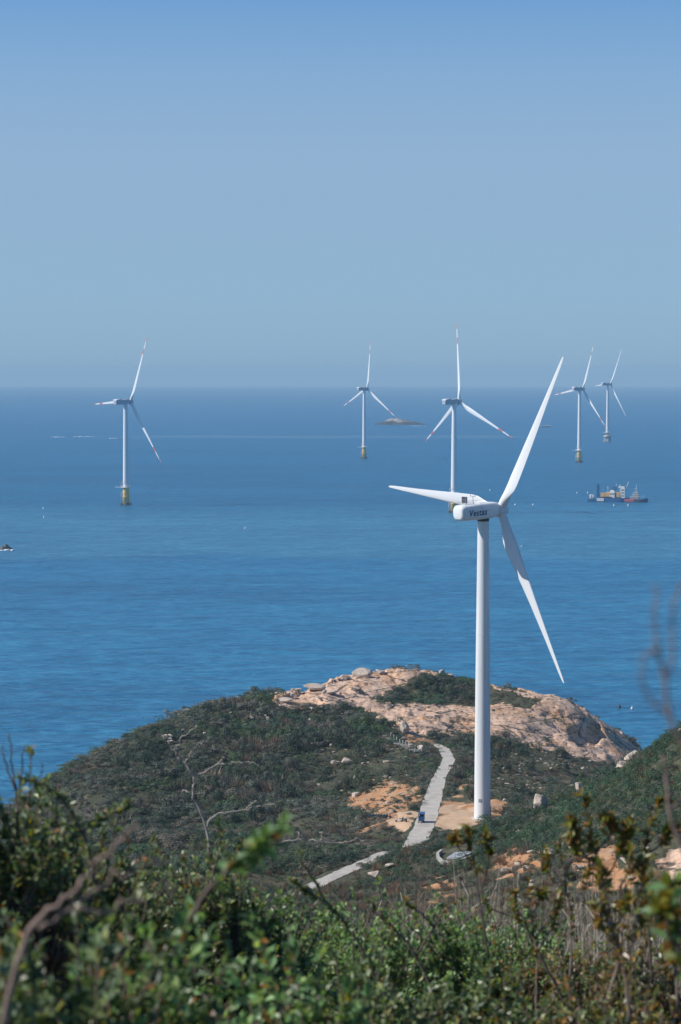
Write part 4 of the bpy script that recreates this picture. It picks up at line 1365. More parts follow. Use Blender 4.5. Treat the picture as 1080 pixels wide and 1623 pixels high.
# ------------------------------------------------------------------ vessels
M_hullb = paint('hull_blue', (0.03, 0.13, 0.30), 0.5, 0.2)
M_hullt = paint('hull_teal', (0.018, 0.12, 0.24), 0.5, 0.2)
M_hullr = paint('hull_red', (0.52, 0.13, 0.15), 0.5, 0.2)
M_hullw = paint('hull_white', (0.72, 0.72, 0.70), 0.5, 0.15)
M_hulld = paint('hull_dark', (0.05, 0.08, 0.13), 0.5, 0.2)
M_tan = paint('deck_orange', (0.72, 0.42, 0.17), 0.6, 0.2)
M_cream = paint('cabin_cream', (0.78, 0.75, 0.68), 0.5, 0.12)
M_glass = paint('dark_glass', (0.02, 0.03, 0.04), 0.15)
def hull_bm(L, B, Dp, sheer=0.8, mi=0):
    """hull along X, bow at +X, waterline at z=0"""
    bm = bmesh.new()
    rings = []
    for t in np.linspace(0, 1, 12):
        w = B / 2 * min(1.0, (1 - t) * 3.2 + 0.03) ** 0.6 * (0.9 + 0.1 * min(1, t * 8))
        x = (t - 0.5) * L
        z1 = Dp + sheer * max(0, (t - 0.55) / 0.45) ** 2
        rk = 0.06 * L * max(0, t - 0.8)
        rings.append([(x, -w * 0.85, -1.5), (x, w * 0.85, -1.5), (x + rk, w, 0.2), (x + rk * 2, w, z1), (x + rk * 2, -w, z1), (x + rk, -w, 0.2)])
    loft(bm, rings, True)
    for f in bm.faces: f.smooth = False
    return bm
DS = 2395
SP0 = at(980, 796, DS)
def ship_at(px, dy=0.0):
    p = at(px, 796, DS + dy)
    return Vector((p[0], DS + dy, sea_z(p[0], DS + dy)))
S = 1.62
# work barge in the middle
bg = empty('work_barge', ship_at(973), R_(-16), 'blue work barge with orange deckhouses and a white accommodation tower between two smaller boats', 'barge')
bg.scale = (1, 1, 1.15)
link('hull', bm_mesh(hull_bm(34, 11, 3.4, 0.4), 'hull'), M_hullb, bg)
bm = bmesh.new(); box(bm, (-12.4, -5.55, 2.0), (7.0, 0.5, 2.6), 0.1); link('white_bulwark', bm_mesh(bm, 'white_bulwark'), M_hullw, bg)
bm = bmesh.new()
for x, w, hh2, z in ((-10.5, 4.2, 4.0, 5.6), (-6.0, 4.0, 4.6, 6.0), (4.6, 4.2, 4.6, 6.0)): box(bm, (x, 0, z), (w, 7, hh2), 0.15)
link('deckhouse', bm_mesh(bm, 'deckhouse'), M_tan, bg)
bm = bmesh.new(); box(bm, (-1.0, -0.5, 6.2), (5.4, 7.4, 5.2), 0.15); box(bm, (-1.2, 0, 9.4), (3.8, 5.0, 1.3), 0.1); dh = link('wheelhouse', bm_mesh(bm, 'wheelhouse'), M_cream, bg)
bm = bmesh.new()
for x in (-2.8, -1.0, 0.8): box(bm, (x, -4.22, 7.0), (1.0, 0.1, 1.0))
link('window', bm_mesh(bm, 'window'), M_glass, dh)
bm = bmesh.new(); box(bm, (9.6, 0, 7.6), (4.4, 7.4, 9.2), 0.2); box(bm, (8.0, 0, 12.8), (6.0, 6.0, 1.2), 0.1); at_o = link('accommodation_tower', bm_mesh(bm, 'accommodation_tower'), M_hullw, bg)
bm = bmesh.new()
for z in (5.4, 8.0, 10.5): box(bm, (9.4, -3.72, z), (2.8, 0.1, 0.7))
link('window', bm_mesh(bm, 'window'), M_glass, at_o)
bm = bmesh.new(); box(bm, (0.6, 1.2, 11.6), (3.6, 4.0, 3.4), 0.1); link('blue_container', bm_mesh(bm, 'blue_container'), M_hullb, bg)
bm = bmesh.new()
tube(bm, [(6.2, 0, 8), (6.2, 0, 15.5)], 0.22); tube(bm, [(12.2, 1, 12), (14.6, 1, 17.5)], 0.3); tube(bm, [(-6, 1, 8), (-6, 1, 13.5)], 0.2); tube(bm, [(-11, 1, 7.5), (-11, 1, 11.5)], 0.2); tube(bm, [(2.6, 0, 13), (2.6, 0, 16)], 0.16)
link('mast', bm_mesh(bm, 'mast'), M_cream, bg)
bm = bmesh.new()
for x in np.arange(-13, 8, 1.7): box(bm, (x, -4.2 + random.uniform(-.5, .8), 3.9), (random.uniform(.7, 1.5), 1.2, random.uniform(.7, 1.8)), 0.05)
link('deck_gear', bm_mesh(bm, 'deck_gear'), M_hulld, bg)
# crane boat at the left
cb = empty('crane_boat', ship_at(943, 5), R_(-15), 'small teal boat with a tall dark blue column at the left end of the barge', 'boat')
link('hull', bm_mesh(hull_bm(14, 6, 2.6, 0.6), 'hull'), M_hullt, cb)
bm = bmesh.new()
loft(bm, [rrect(2.6, 2.6, 0.4, 0, 3)], False) if False else None
box(bm, (3.2, 0, 9.5), (2.6, 2.6, 14.5), 0.3); box(bm, (3.2, 0, 17.2), (1.6, 1.6, 1.6), 0.2)
link('column', bm_mesh(bm, 'column'), M_hullt, cb)
bm = bmesh.new()
for x in (-4.6, -1.6): tube(bm, [(x, -2, 2.6), (x, -2, 6.8)], 0.3); tube(bm, [(x, 2, 2.6), (x, 2, 6.8)], 0.3)
tube(bm, [(-4.6, -2, 6.6), (-1.6, -2, 6.6)], 0.3); tube(bm, [(-4.6, 2, 6.6), (-1.6, 2, 6.6)], 0.3); tube(bm, [(-4.6, -2, 6.6), (-4.6, 2, 6.6)], 0.3)
box(bm, (-3.0, 0, 4.0), (2.4, 2.6, 2.2), 0.1)
link('gantry', bm_mesh(bm, 'gantry'), M_cream, cb)
# tug at the right
tg = empty('tug', ship_at(1008, -7), R_(-17), 'dark tug with a pink-red side and stepped cabin, at the right end of the barge', 'tug')
link('hull', bm_mesh(hull_bm(23, 7, 2.6, 1.8), 'hull'), M_hulld, tg)
bm = bmesh.new(); box(bm, (-6.0, -3.4, 1.9), (9.4, 0.5, 2.7), 0.15); link('red_side', bm_mesh(bm, 'red_side'), M_hullr, tg)
bm = bmesh.new()
for x, w, z, hh2 in ((-1, 9, 4.2, 2.6), (0, 6.4, 6.6, 2.2), (0.4, 4.0, 8.8, 1.9)): box(bm, (x, 0, z), (w, 5 - (z - 4) * .3, hh2), 0.1)
cbn = link('cabin', bm_mesh(bm, 'cabin'), M_grey, tg)
bm = bmesh.new()
for z, w in ((5.6, 10), (7.8, 7.4), (9.9, 5)): box(bm, (0, 0, z), (w, 5.4 - (z - 5) * .3, 0.3))
link('deck_edge', bm_mesh(bm, 'deck_edge'), M_cream, cbn)
bm = bmesh.new(); tube(bm, [(0.4, 0, 9.5), (0.4, 0, 17.5)], 0.4, 0.12); tube(bm, [(-1.6, 0, 13.5), (2.4, 0, 13.5)], 0.12); tube(bm, [(7.5, 0, 4), (7.5, 0, 7)], 0.2)
link('mast', bm_mesh(bm, 'mast'), M_cream, tg)

# buoys
bm = bmesh.new(); lathe(bm, [(0.2, -0.6), (0.95, -0.4), (1.1, 0.3), (0.75, 1.0), (0.3, 1.5), (0.25, 2.1), (0.02, 2.3)], 14)
buoy_me = bm_mesh(bm, 'buoy', True); buoy_me.materials.append(M_hullw)
for px, py in ((915, 781), (817, 800), (845, 800), (973.5, 801), (996, 801), (777, 777), (827, 866), (932, 781), (69, 806), (70, 820), (389, 838), (1002, 1126)):
    D = 128 * F / (py - 590)
    p = at(px, py, D)
    o = link('buoy', buoy_me, None, None, (p[0], D, sea_z(p[0], D)))
    o.scale = (0.5,) * 3 if py > 860 else (0.8,) * 3
    tag(o, 'small white float on the open sea', 'buoy', 'white floats scattered on the sea')
o = link('buoy', buoy_me.copy(), None); o.data.materials.clear(); o.data.materials.append(M_dark)
p = at(982, 1124, 128 * F / 534); o.location = (p[0], p[1], 0); o.scale = (0.6, 0.6, 0.7)
tag(o, 'dark float on the sea beyond the right end of the rock dome', 'buoy')

# island, reef and surf ---------------------------------------------------
def islet(name, px0, px1, D, h, label, seed, depth=0.5, peak=0.35):
    x0 = at(px0, 700, D)[0]; x1 = at(px1, 700, D)[0]
    L = x1 - x0
    n = 60
    U = np.linspace(-1.15, 1.15, n)
    X, Y = np.meshgrid(U, U)
    r = np.sqrt(X ** 2 + Y ** 2) + 0.25 * fbm(X * 1.5 + seed, Y * 1.5, 3)
    prof = np.clip(1 - r ** 2.2, -0.3, 1)
    sk = np.clip(1 - np.abs(X - (peak * 2 - 1)) * 0.62, 0.25, 1)
    Z = prof * sk * h * (1 + 0.35 * fbm(X * 3 + seed, Y * 3, 4)) + (prof > 0) * fbm(X * 8, Y * 8 + seed, 3, ridged=True) * h * 0.12
    return grid_mesh(name, (x0 + x1) / 2 + X * L / 2, D + Y * L / 2 * depth, Z + sea_z(0, D)), (x0 + x1) / 2
m, nt, b = nmat('island_rock')
co = objco(nt)
sep = nt.nodes.new('ShaderNodeSeparateXYZ'); nt.links.new(co, sep.inputs[0])
n1 = noise(nt, 0.06, 6, 0.65, co)
zz_ = mth(nt, 'ADD', mth(nt, 'ADD', sep.outputs['Z'], 2.5), mth(nt, 'MULTIPLY', mth(nt, 'SUBTRACT', n1, 0.5), 22.0))
c = ramp(nt, [(0.34, (0.06, 0.065, 0.06)), (0.45, (0.30, 0.27, 0.27)), (0.60, (0.40, 0.36, 0.355)), (0.70, (0.10, 0.11, 0.085))], n1)
c = mix(nt, mapr(nt, zz_, 6.0, 12.0), (0.04, 0.042, 0.045), c)
nt.links.new(c, b.inputs['Base Color']); b.inputs['Roughness'].default_value = 0.9
M_isl = m
me, xc_ = islet('island', 597, 676, 6050, 15, '', 3, 0.5, 0.32)
tag(link('island', me, M_isl), kind='structure')
lhp = at(628, 658, 6050)
lh = empty('lighthouse', (lhp[0], 6050, 8.0), 0, 'tiny white lighthouse on top of the distant rocky island', 'lighthouse')
bm = bmesh.new(); lathe(bm, [(1.5, -2), (1.4, 0), (1.0, 8), (1.4, 8.2), (1.4, 8.6)], 16); link('tower', bm_mesh(bm, 'tower'), M_white, lh)
bm = bmesh.new(); lathe(bm, [(0.9, 8.6), (0.9, 10.4), (0.1, 11.6)], 12); link('lantern', bm_mesh(bm, 'lantern'), M_dark, lh)
def rockislet(px0, px1, D, h, lab, seed):
    me, xc = islet('reef_rock', px0, px1, D, h, lab, seed, 0.35, 0.6)
    tag(link('reef_rock', me, M_pile_rock), lab, 'rock')
M_pile_rock = paint('wet_rock', (0.06, 0.055, 0.05), 0.6, 0.4, 0.3)
rockislet(854, 876, 5750, 2.6, 'low dark reef on the water right of the rotor of the large turbine', 5)
rockislet(-4, 19, 1752, 3.2, 'dark wave-washed rock in the sea at the left edge', 9)
M_foam = paint('sea_foam', (0.82, 0.85, 0.87), 0.8, 0.15, 0.2)
def surf(px0, px1, py, seed, wid=8.0, dens=0.5):
    D = 128 * F / (py - 590) * (1 + 0.0)
    x0, x1 = at(px0, py, D)[0], at(px1, py, D)[0]
    bm = bmesh.new(); g = random.Random(seed)
    k = max(3, int((x1 - x0) / 4.5))
    for i in range(k):
        u = (i + 0.5) / k
        if g.random() > dens + 0.4 * math.sin(u * math.pi): continue
        cx = x0 + u * (x1 - x0); cy = D + g.uniform(-1, 1) * wid
        rx, ry, hz2 = g.uniform(2.0, 5.0), g.uniform(1.5, 5.0), g.uniform(0.3, 1.0)
        ring = [(cx + rx * math.cos(a) * g.uniform(.7, 1.2), cy + ry * math.sin(a) * g.uniform(.7, 1.2), sea_z(0, D) + 0.02) for a in np.linspace(0, 2 * math.pi, 9)[:-1]]
        top = [(cx + (p[0] - cx) * 0.5, cy + (p[1] - cy) * 0.5, sea_z(0, D) + hz2) for p in ring]
        loft(bm, [ring, top], True)
    tag(link('surf', bm_mesh(bm, 'surf', True), M_foam), kind='stuff')
surf(81, 104, 691.5, 1, 8, 0.6); surf(113, 152, 690.8, 2, 10, 0.8); surf(173, 191, 693.5, 3, 6, 0.4)
surf(650, 678, 673.5, 4, 8, 0.5); surf(846, 872, 673.0, 5, 8, 0.5)
surf(-3, 24, 872.5, 6, 1.8, 0.7)

# ------------------------------------------------------------------ small things around the road
M_rub = paint('tyre_black', (0.02, 0.02, 0.022), 0.8)
M_cab = paint('cab_blue', (0.03, 0.09, 0.24), 0.4)
M_cabw = paint('cab_white', (0.62, 0.64, 0.66), 0.4)
def ground_at(px, py, ymin=440, ymax=700):
    return find_ground(px, py, ymin, ymax)
# tricycle taxi on the road, seen from behind
tp_ = ground_at(668.5, 1304, 480, 540)
k_ = np.argmin(np.linalg.norm(RC1[:, :2] - tp_[:2], axis=1))
trk = empty('tricycle_taxi', (tp_[0], tp_[1], RC1[k_, 2] + 0.01), R_(-6), 'small blue and white three-wheeled taxi on the pale road', 'tricycle')
bm = bmesh.new()
box(bm, (0, 0.1, 0.62), (1.2, 2.4, 0.5), 0.08); box(bm, (0, -1.05, 0.95), (1.2, 0.12, 0.7), 0.04)
box(bm, (0, 1.3, 0.85), (0.95, 0.6, 0.7), 0.1)
link('body', bm_mesh(bm, 'body'), M_cab, trk)
bm = bmesh.new(); box(bm, (0, 0.15, 1.92), (1.3, 2.7, 0.12), 0.05); box(bm, (-0.60, 0.1, 1.65), (0.08, 2.4, 0.5), 0.02)
link('roof', bm_mesh(bm, 'roof'), M_cab, trk)
bm = bmesh.new()
for x in (-0.58, 0.58):
    for y in (-1.0, 0.2, 1.35): box(bm, (x, y, 1.4), (0.07, 0.07, 1.0))
box(bm, (-0.6, -0.35, 1.25), (0.05, 1.2, 0.7), 0.02)
link('side_panel', bm_mesh(bm, 'side_panel'), M_cabw, trk)
bm = bmesh.new(); box(bm, (0, -0.75, 1.2), (1.0, 0.5, 0.55), 0.08); box(bm, (0, 0.6, 1.1), (0.9, 0.4, 0.5), 0.08); link('seat', bm_mesh(bm, 'seat'), M_dark, trk)
bm = bmesh.new(); box(bm, (0, 1.52, 1.5), (1.05, 0.04, 0.6), 0.01); link('windscreen', bm_mesh(bm, 'windscreen'), M_glass, trk)
bm = bmesh.new(); loft(bm, [[(x, 0.27 * math.cos(2 * math.pi * i / 16), 0.27 + 0.27 * math.sin(2 * math.pi * i / 16)) for i in range(16)] for x in (-0.06, 0.06)], True)
wme = bm_mesh(bm, 'wheel'); wme.materials.append(M_rub)
for x, y in ((-0.56, -0.7), (0.56, -0.7), (0, 1.55)):
    o = link('wheel', wme, None, trk); o.location = (x, y, 0)

# scooters
bm = bmesh.new()
box(bm, (0, -0.35, 0.55), (0.28, 0.75, 0.30), 0.08); box(bm, (0, 0.15, 0.30), (0.26, 0.6, 0.12), 0.04); box(bm, (0, 0.50, 0.62), (0.36, 0.14, 0.62), 0.06)
tube(bm, [(0, 0.52, 0.9), (0, 0.66, 0.3)], 0.05)
sc_body = bm_mesh(bm, 'body')
bm = bmesh.new(); box(bm, (0, -0.35, 0.78), (0.27, 0.75, 0.12), 0.05); sc_seat = bm_mesh(bm, 'seat'); sc_seat.materials.append(M_dark)
bm = bmesh.new(); tube(bm, [(-0.34, 0.42, 1.05), (0, 0.52, 1.0), (0.34, 0.42, 1.05)], 0.03); tube(bm, [(-.25, .45, 1.05), (-.36, .5, 1.25)], 0.02); tube(bm, [(.25, .45, 1.05), (.36, .5, 1.25)], 0.02); sc_bar = bm_mesh(bm, 'handlebar'); sc_bar.materials.append(M_dark)
bm = bmesh.new(); loft(bm, [[(x, 0.23 * math.cos(2 * math.pi * i / 14), 0.23 + 0.23 * math.sin(2 * math.pi * i / 14)) for i in range(14)] for x in (-0.05, 0.05)], True)
sc_wh = bm_mesh(bm, 'wheel'); sc_wh.materials.append(M_rub)
M_teal = paint('scooter_teal', (0.03, 0.10, 0.13), 0.35); M_sblk = paint('scooter_black', (0.03, 0.03, 0.035), 0.35); M_swht = paint('scooter_white', (0.6, 0.6, 0.6), 0.35)
sc_bodies = {}
for nme, mm in (('t', M_teal), ('b', M_sblk), ('w', M_swht)):
    q = sc_body.copy(); q.materials.append(mm); sc_bodies[nme] = q
def scooter(p, rz, kind, label, group=None):
    s = empty('scooter', p, rz, label, 'scooter', group)
    link('body', sc_bodies[kind], None, s); link('seat', sc_seat, None, s); link('handlebar', sc_bar, None, s)
    for y in (-0.55, 0.66): o = link('wheel', sc_wh, None, s); o.location = (0, y, 0)
    return s
for i in range(11):
    p = ground_at(572 + i * 4.3, 1296 + 0.1 * i, 480, 560)
    scooter(p, R_(-62 + random.uniform(-8, 8)), 't', 'dark teal scooter standing in the row beside the orange soil', 'row of parked teal scooters')
p = ground_at(633, 1303, 480, 540); scooter(p, R_(70), 'w', 'pale scooter parked on the sand left of the road')
p = ground_at(641.5, 1303, 480, 540); scooter(p, R_(40), 'b', 'black scooter parked on the sand nearest the road')

# stairway climbing the mound
st0 = ground_at(664, 1194, 560, 690); st1 = ground_at(611, 1168, 600, 720)
stw = empty('stairway', Vector(st0), 0, 'pale stone stairway climbing left from the road bend', 'stairway')
bm1, bm2 = bmesh.new(), bmesh.new()
dv_ = Vector(st1) - Vector(st0)
aZ = math.atan2(dv_.y, dv_.x)
for i in range(22):
    t = (i + 0.5) / 22
    p = Vector(st0) + dv_ * t
    p.z = float(hgt(p.x, p.y))
    box(bm1, p - Vector(st0) + Vector((0, 0, 0.45)), (0.62, 1.9, 0.3), 0.03, 0, Euler((0, 0, aZ)))
    if i % 2 == 0: box(bm2, p - Vector(st0) + Vector((math.sin(aZ) * 1.0, -math.cos(aZ) * 1.0, 0.9)), (0.22, 0.22, 1.2), 0.02, 0, Euler((0, 0, aZ)))
link('step', bm_mesh(bm1, 'step'), M_conc, stw); link('post', bm_mesh(bm2, 'post'), M_cream, stw)
# curved low wall and concrete basin below the turbine
cw0 = ground_at(716, 1366, 380, 470)
cwl = empty('retaining_wall', Vector(cw0), 0, 'low curved concrete wall around a pale paved hollow in the slope below the turbine', 'wall')
bm = bmesh.new()
sc_px = cw0[1] / F
def wl(px, py):
    p = ground_at(px, py, 360, 480); return Vector(p) - Vector(cw0)
path = [wl(700, 1353), wl(694, 1358), wl(695, 1364), wl(702, 1370), wl(714, 1372), wl(730, 1369), wl(748, 1362)]
rings = []
for i, p in enumerate(path):
    t = (path[min(i + 1, len(path) - 1)] - path[max(i - 1, 0)]); t.z = 0; t.normalize(); nn = Vector((t.y, -t.x, 0))
    rings.append([p - nn * 0.22 + Vector((0, 0, -0.6)), p + nn * 0.22 + Vector((0, 0, -0.6)), p + nn * 0.22 + Vector((0, 0, 0.75)), p - nn * 0.22 + Vector((0, 0, 0.75))])
loft(bm, rings, True)
for f in bm.faces: f.smooth = False
link('wall', bm_mesh(bm, 'wall'), M_conc, cwl)
bm = bmesh.new()
q = [wl(708, 1362), wl(734, 1360), wl(752, 1352), wl(722, 1353)]
vs = [bm.verts.new(v_ + Vector((0, 0, 0.30))) for v_ in q] + [bm.verts.new(v_ + Vector((0, 0, -0.8))) for v_ in q]
bm.faces.new(vs[:4])
for i in range(4): bm.faces.new((vs[i], vs[(i + 1) % 4], vs[4 + (i + 1) % 4], vs[4 + i]))
M_slab = paint('basin_grey', (0.36, 0.38, 0.42), 0.7, 0.2)
link('slab', bm_mesh(bm, 'slab'), M_slab, cwl)

# hikers on the ridge -----------------------------------------------------
def skin_mesh(name, nodes, edges, rad, mat, sub=2):
    me = bpy.data.meshes.new(name)
    me.from_pydata(nodes, edges, [])
    o = bpy.data.objects.new(name, me); COL.objects.link(o)
    md = o.modifiers.new('s', 'SKIN'); md.use_smooth_shade = True
    for i, v in enumerate(me.skin_vertices[0].data):
        v.radius = (rad[i], rad[i]) if not isinstance(rad[i], tuple) else rad[i]
        v.use_root = (i == 0)
    s_ = o.modifiers.new('u', 'SUBSURF'); s_.levels = sub; s_.render_levels = sub
    dg = bpy.context.evaluated_depsgraph_get(); dg.update()
    out = bpy.data.meshes.new_from_object(o.evaluated_get(dg))
    bpy.data.objects.remove(o); bpy.data.meshes.remove(me)
    out.materials.clear(); out.materials.append(mat)
    out.shade_smooth()
    return out
M_skin = paint('skin', (0.45, 0.28, 0.20), 0.6); M_hair = paint('hair', (0.02, 0.017, 0.015), 0.6)
M_jw = paint('white_jacket', (0.75, 0.75, 0.76), 0.8); M_jb = paint('blue_jacket', (0.10, 0.22, 0.42), 0.8); M_jg = paint('dark_jacket', (0.09, 0.10, 0.12), 0.8); M_tr = paint('dark_trousers', (0.04, 0.045, 0.06), 0.85)
N = [(0, 0, 0.95), (0, 0, 1.12), (0, 0, 1.36), (0, 0.01, 1.48), (0, 0.03, 1.56), (0, 0.035, 1.66),
     (-0.18, 0, 1.40), (-0.25, -0.02, 1.14), (-0.24, 0.08, 0.90), (-0.23, 0.11, 0.80), (0.18, 0, 1.40), (0.25, -0.02, 1.14), (0.24, 0.08, 0.90), (0.23, 0.11, 0.80),
     (-0.10, 0, 0.90), (-0.11, 0.03, 0.50), (-0.12, -0.02, 0.09), (-0.13, 0.14, 0.04), (0.10, 0, 0.90), (0.12, 0.06, 0.50), (0.13, 0.02, 0.09), (0.14, 0.18, 0.04)]
E_ = [(0, 1), (1, 2), (2, 3), (3, 4), (4, 5), (2, 6), (6, 7), (7, 8), (8, 9), (2, 10), (10, 11), (11, 12), (12, 13), (0, 14), (14, 15), (15, 16), (16, 17), (0, 18), (18, 19), (19, 20), (20, 21)]
RD = [(0.15, 0.11), (0.13, 0.10), (0.16, 0.11), 0.06, 0.085, 0.10, 0.06, 0.045, 0.035, 0.045, 0.06, 0.045, 0.035, 0.045, 0.085, 0.06, 0.042, 0.04, 0.085, 0.06, 0.042, 0.04]
body_me = skin_mesh('body', N, E_, RD, M_skin)
JN = [0, 1, 2, 6, 7, 8, 10, 11, 12]
jidx = {a: i for i, a in enumerate(JN)}
JE = [(jidx[a], jidx[b_]) for a, b_ in E_ if a in jidx and b_ in jidx]
JR = [(0.19, 0.145), (0.17, 0.14), (0.195, 0.145), 0.085, 0.07, 0.055, 0.085, 0.07, 0.055]
jackets = {k: skin_mesh('jacket', [N[a] for a in JN], JE, JR, mm) for k, mm in (('w', M_jw), ('b', M_jb), ('g', M_jg))}
TN = [0, 14, 15, 16, 18, 19, 20]
tidx = {a: i for i, a in enumerate(TN)}
trous = skin_mesh('trousers', [N[a] for a in TN], [(tidx[a], tidx[b_]) for a, b_ in E_ if a in tidx and b_ in tidx], [(0.17, 0.13), 0.11, 0.08, 0.065, 0.11, 0.08, 0.065], M_tr)
bm = bmesh.new(); bmesh.ops.create_uvsphere(bm, u_segments=14, v_segments=10, radius=0.118)
for v in bm.verts: v.co = Vector((v.co.x, v.co.y * 1.08 - 0.012, v.co.z * 0.95 + 1.705))
bmesh.ops.delete(bm, geom=[v for v in bm.verts if v.co.z < 1.66 and v.co.y > 0.02], context='VERTS')
hair_me = bm_mesh(bm, 'hair', True); hair_me.materials.append(M_hair)
def person(px, py, kind, rz, label, group=None, ymin=640):
    p = find_ground(px, py, ymin, 790)
    o = link('person', body_me, None, None, p, (0, 0, rz))
    tag(o, label, 'person', group)
    link('jacket', jackets[kind], None, o); link('trousers', trous, None, o); link('hair', hair_me, None, o)
    return o
person(376.4, 1100.5, 'w', 2.6, 'hiker in a white top standing left of the pair on the ridge skyline')
person(381.6, 1100.5, 'w', 0.4, 'hiker in a white top standing right of the pair on the ridge skyline')
person(358, 1107, 'b', 1.2, 'hiker in a blue top lower down the skyline, left of the pair')
person(527, 1084.5, 'g', 2.2, 'lone hiker in dark clothes on the ridge outcrop')
person(543.5, 1081, 'w', 1.0, 'hiker in a pale top beside the upright boulder on the ridge')

# ------------------------------------------------------------------ foreground shrubs on the viewer's slope
FG = 2.7 * np.array([(0.036, 0.056, 0.025), (0.050, 0.070, 0.030), (0.066, 0.088, 0.038), (0.038, 0.058, 0.034), (0.082, 0.094, 0.034)])
FG_BRIGHT = 3.0 * np.array([(0.062, 0.104, 0.036), (0.050, 0.088, 0.036), (0.086, 0.120, 0.042), (0.042, 0.072, 0.034)])
FG_YELLOW = 1.35 * np.array([(0.14, 0.14, 0.022), (0.18, 0.12, 0.025), (0.10, 0.12, 0.022), (0.20, 0.10, 0.022), (0.12, 0.075, 0.022), (0.06, 0.085, 0.02)])
FG_ODD = np.array([(0.24, 0.22, 0.03), (0.32, 0.15, 0.03), (0.20, 0.10, 0.035)])

def leaves(p, d, n, L, col, g, wr=0.52, curl=0.12):
    """p base points, d directions, n normals, L lengths -> unshared quads"""
    d = d / np.linalg.norm(d, axis=1)[:, None]
    s = np.cross(d, n); s /= (np.linalg.norm(s, axis=1)[:, None] + 1e-9)
    n = np.cross(s, d)
    L = L[:, None]
    mid = p + d * L * 0.5 - n * L * 0.03
    tip = p + d * L - n * L * curl
    l = p + d * L * 0.48 + s * L * wr * 0.5 + n * L * 0.09
    r = p + d * L * 0.48 - s * L * wr * 0.5 + n * L * 0.09
    V = np.stack([p, mid, tip, l, p, r, tip, mid], 1).reshape(-1, 3)
    return V, np.repeat(col, 8, axis=0)

def curve3(a, b, c, k=7):
    t = np.linspace(0, 1, k)[:, None]
    return (1 - t) ** 2 * a + 2 * t * (1 - t) * b + t * t * c

def shrub(px, D, top, rx, label, n_tw=420, leaf=0.024, lpt=15, pal=FG, odd=0.05, seed=1, ry=None, bark_m=None, upright=0.0, shell=0.55, drop=0.75):
    g = np.random.default_rng(seed)
    a = at(px, top, D)
    gx, gy = a[0], D
    gz = float(hgt(gx, gy))
    hgt_ = max(a[2] - gz, 0.4)
    ry = ry or rx
    root = empty('shrub', (gx, gy, gz), 0, label, 'shrub', None)
    # main stems
    bm = bmesh.new()
    nst = 7
    forks = []
    for i in range(nst):
        az = 2 * math.pi * (i + g.uniform(0, .6)) / nst
        e = np.array([math.cos(az) * rx * g.uniform(.25, .6), math.sin(az) * ry * g.uniform(.25, .6), hgt_ * g.uniform(.5, .78)])
        b0 = np.array([math.cos(az) * 0.05, math.sin(az) * 0.05, -0.08])
        c_ = curve3(b0, np.array([e[0] * .3, e[1] * .3, e[2] * .6]), e, 6)
        tube(bm, c_, 0.013, 0.006, 6)
        forks += [c_[3], c_[4], c_[5]]
    forks = np.array(forks)
    P_, Dv, Nn, Ls = [], [], [], []
    for i in range(n_tw):
        th = g.uniform(0, 2 * np.pi); rad = math.sqrt(g.uniform())
        lob = 1 + 0.18 * math.sin(3 * th + seed) + 0.12 * g.normal()
        under = min(g.exponential(0.20), 0.85)
        topz_ = hgt_ * (1 - 0.22 * rad ** 3) + 0.09 * math.sin(5 * th + seed * 2) * rad + 0.06 * g.normal()
        tip = np.array([math.cos(th) * rx * rad * lob, math.sin(th) * ry * rad * lob, topz_ - under])
        v = np.array([math.cos(th) * rad, math.sin(th) * rad, 0.6]) / math.sqrt(rad * rad + 0.36)
        f = forks[np.argmin(((forks - tip) ** 2).sum(1) * g.uniform(.6, 1.4, len(forks)))]
        midp = (f + tip) / 2 + np.array([0, 0, 0.06 + upright]) + g.normal(size=3) * 0.03
        c_ = curve3(f, midp, tip, 6)
        tube(bm, c_, 0.0045, 0.0016, 4)
        # leaves around the outer part of the twig
        m_ = max(3, int(lpt * g.uniform(.7, 1.3)))
        t = g.uniform(0.42, 1.03, m_) ** 0.75
        seg = np.clip(t * 5, 0, 4.999); k0 = seg.astype(int); fr = (seg - k0)[:, None]
        p = c_[k0] * (1 - fr) + c_[k0 + 1] * fr
        ax = c_[k0 + 1] - c_[k0]; ax /= np.linalg.norm(ax, axis=1)[:, None]
        dd = ax * 0.55 + g.normal(size=(m_, 3)) * 0.6 + np.array([0, 0, 0.1])
        nn = np.array([-0.45, -0.25, 0.85]) + v * 0.35 + g.normal(size=(m_, 3)) * 0.6
        P_.append(p); Dv.append(dd); Nn.append(nn); Ls.append(leaf * g.uniform(.6, 1.25, m_))
    st = link('stem', bm_mesh(bm, 'stem'), bark_m or M_bark, root)
    P_, Dv, Nn, Ls = map(np.concatenate, (P_, Dv, Nn, Ls))
    n = len(P_)
    col = pal[g.integers(0, len(pal), n)] * g.uniform(.35, 1.6, (n, 1))
    o = g.uniform(size=n) < odd
    col[o] = FG_ODD[g.integers(0, 3, o.sum())]
    V, C = leaves(P_, Dv, Nn, Ls, col, g)
    soup('foliage', V, C, M_leaf, root, tri=False)
    return root

def px_path(pts, D, Dend=None):
    k = len(pts)
    return np.array([at(x, y, D + ((Dend if Dend else D) - D) * i / (k - 1)) for i, (x, y) in enumerate(pts)])

def smooth_path(C, n=6):
    return catmull(C, np.ones(len(C)), n)[0]

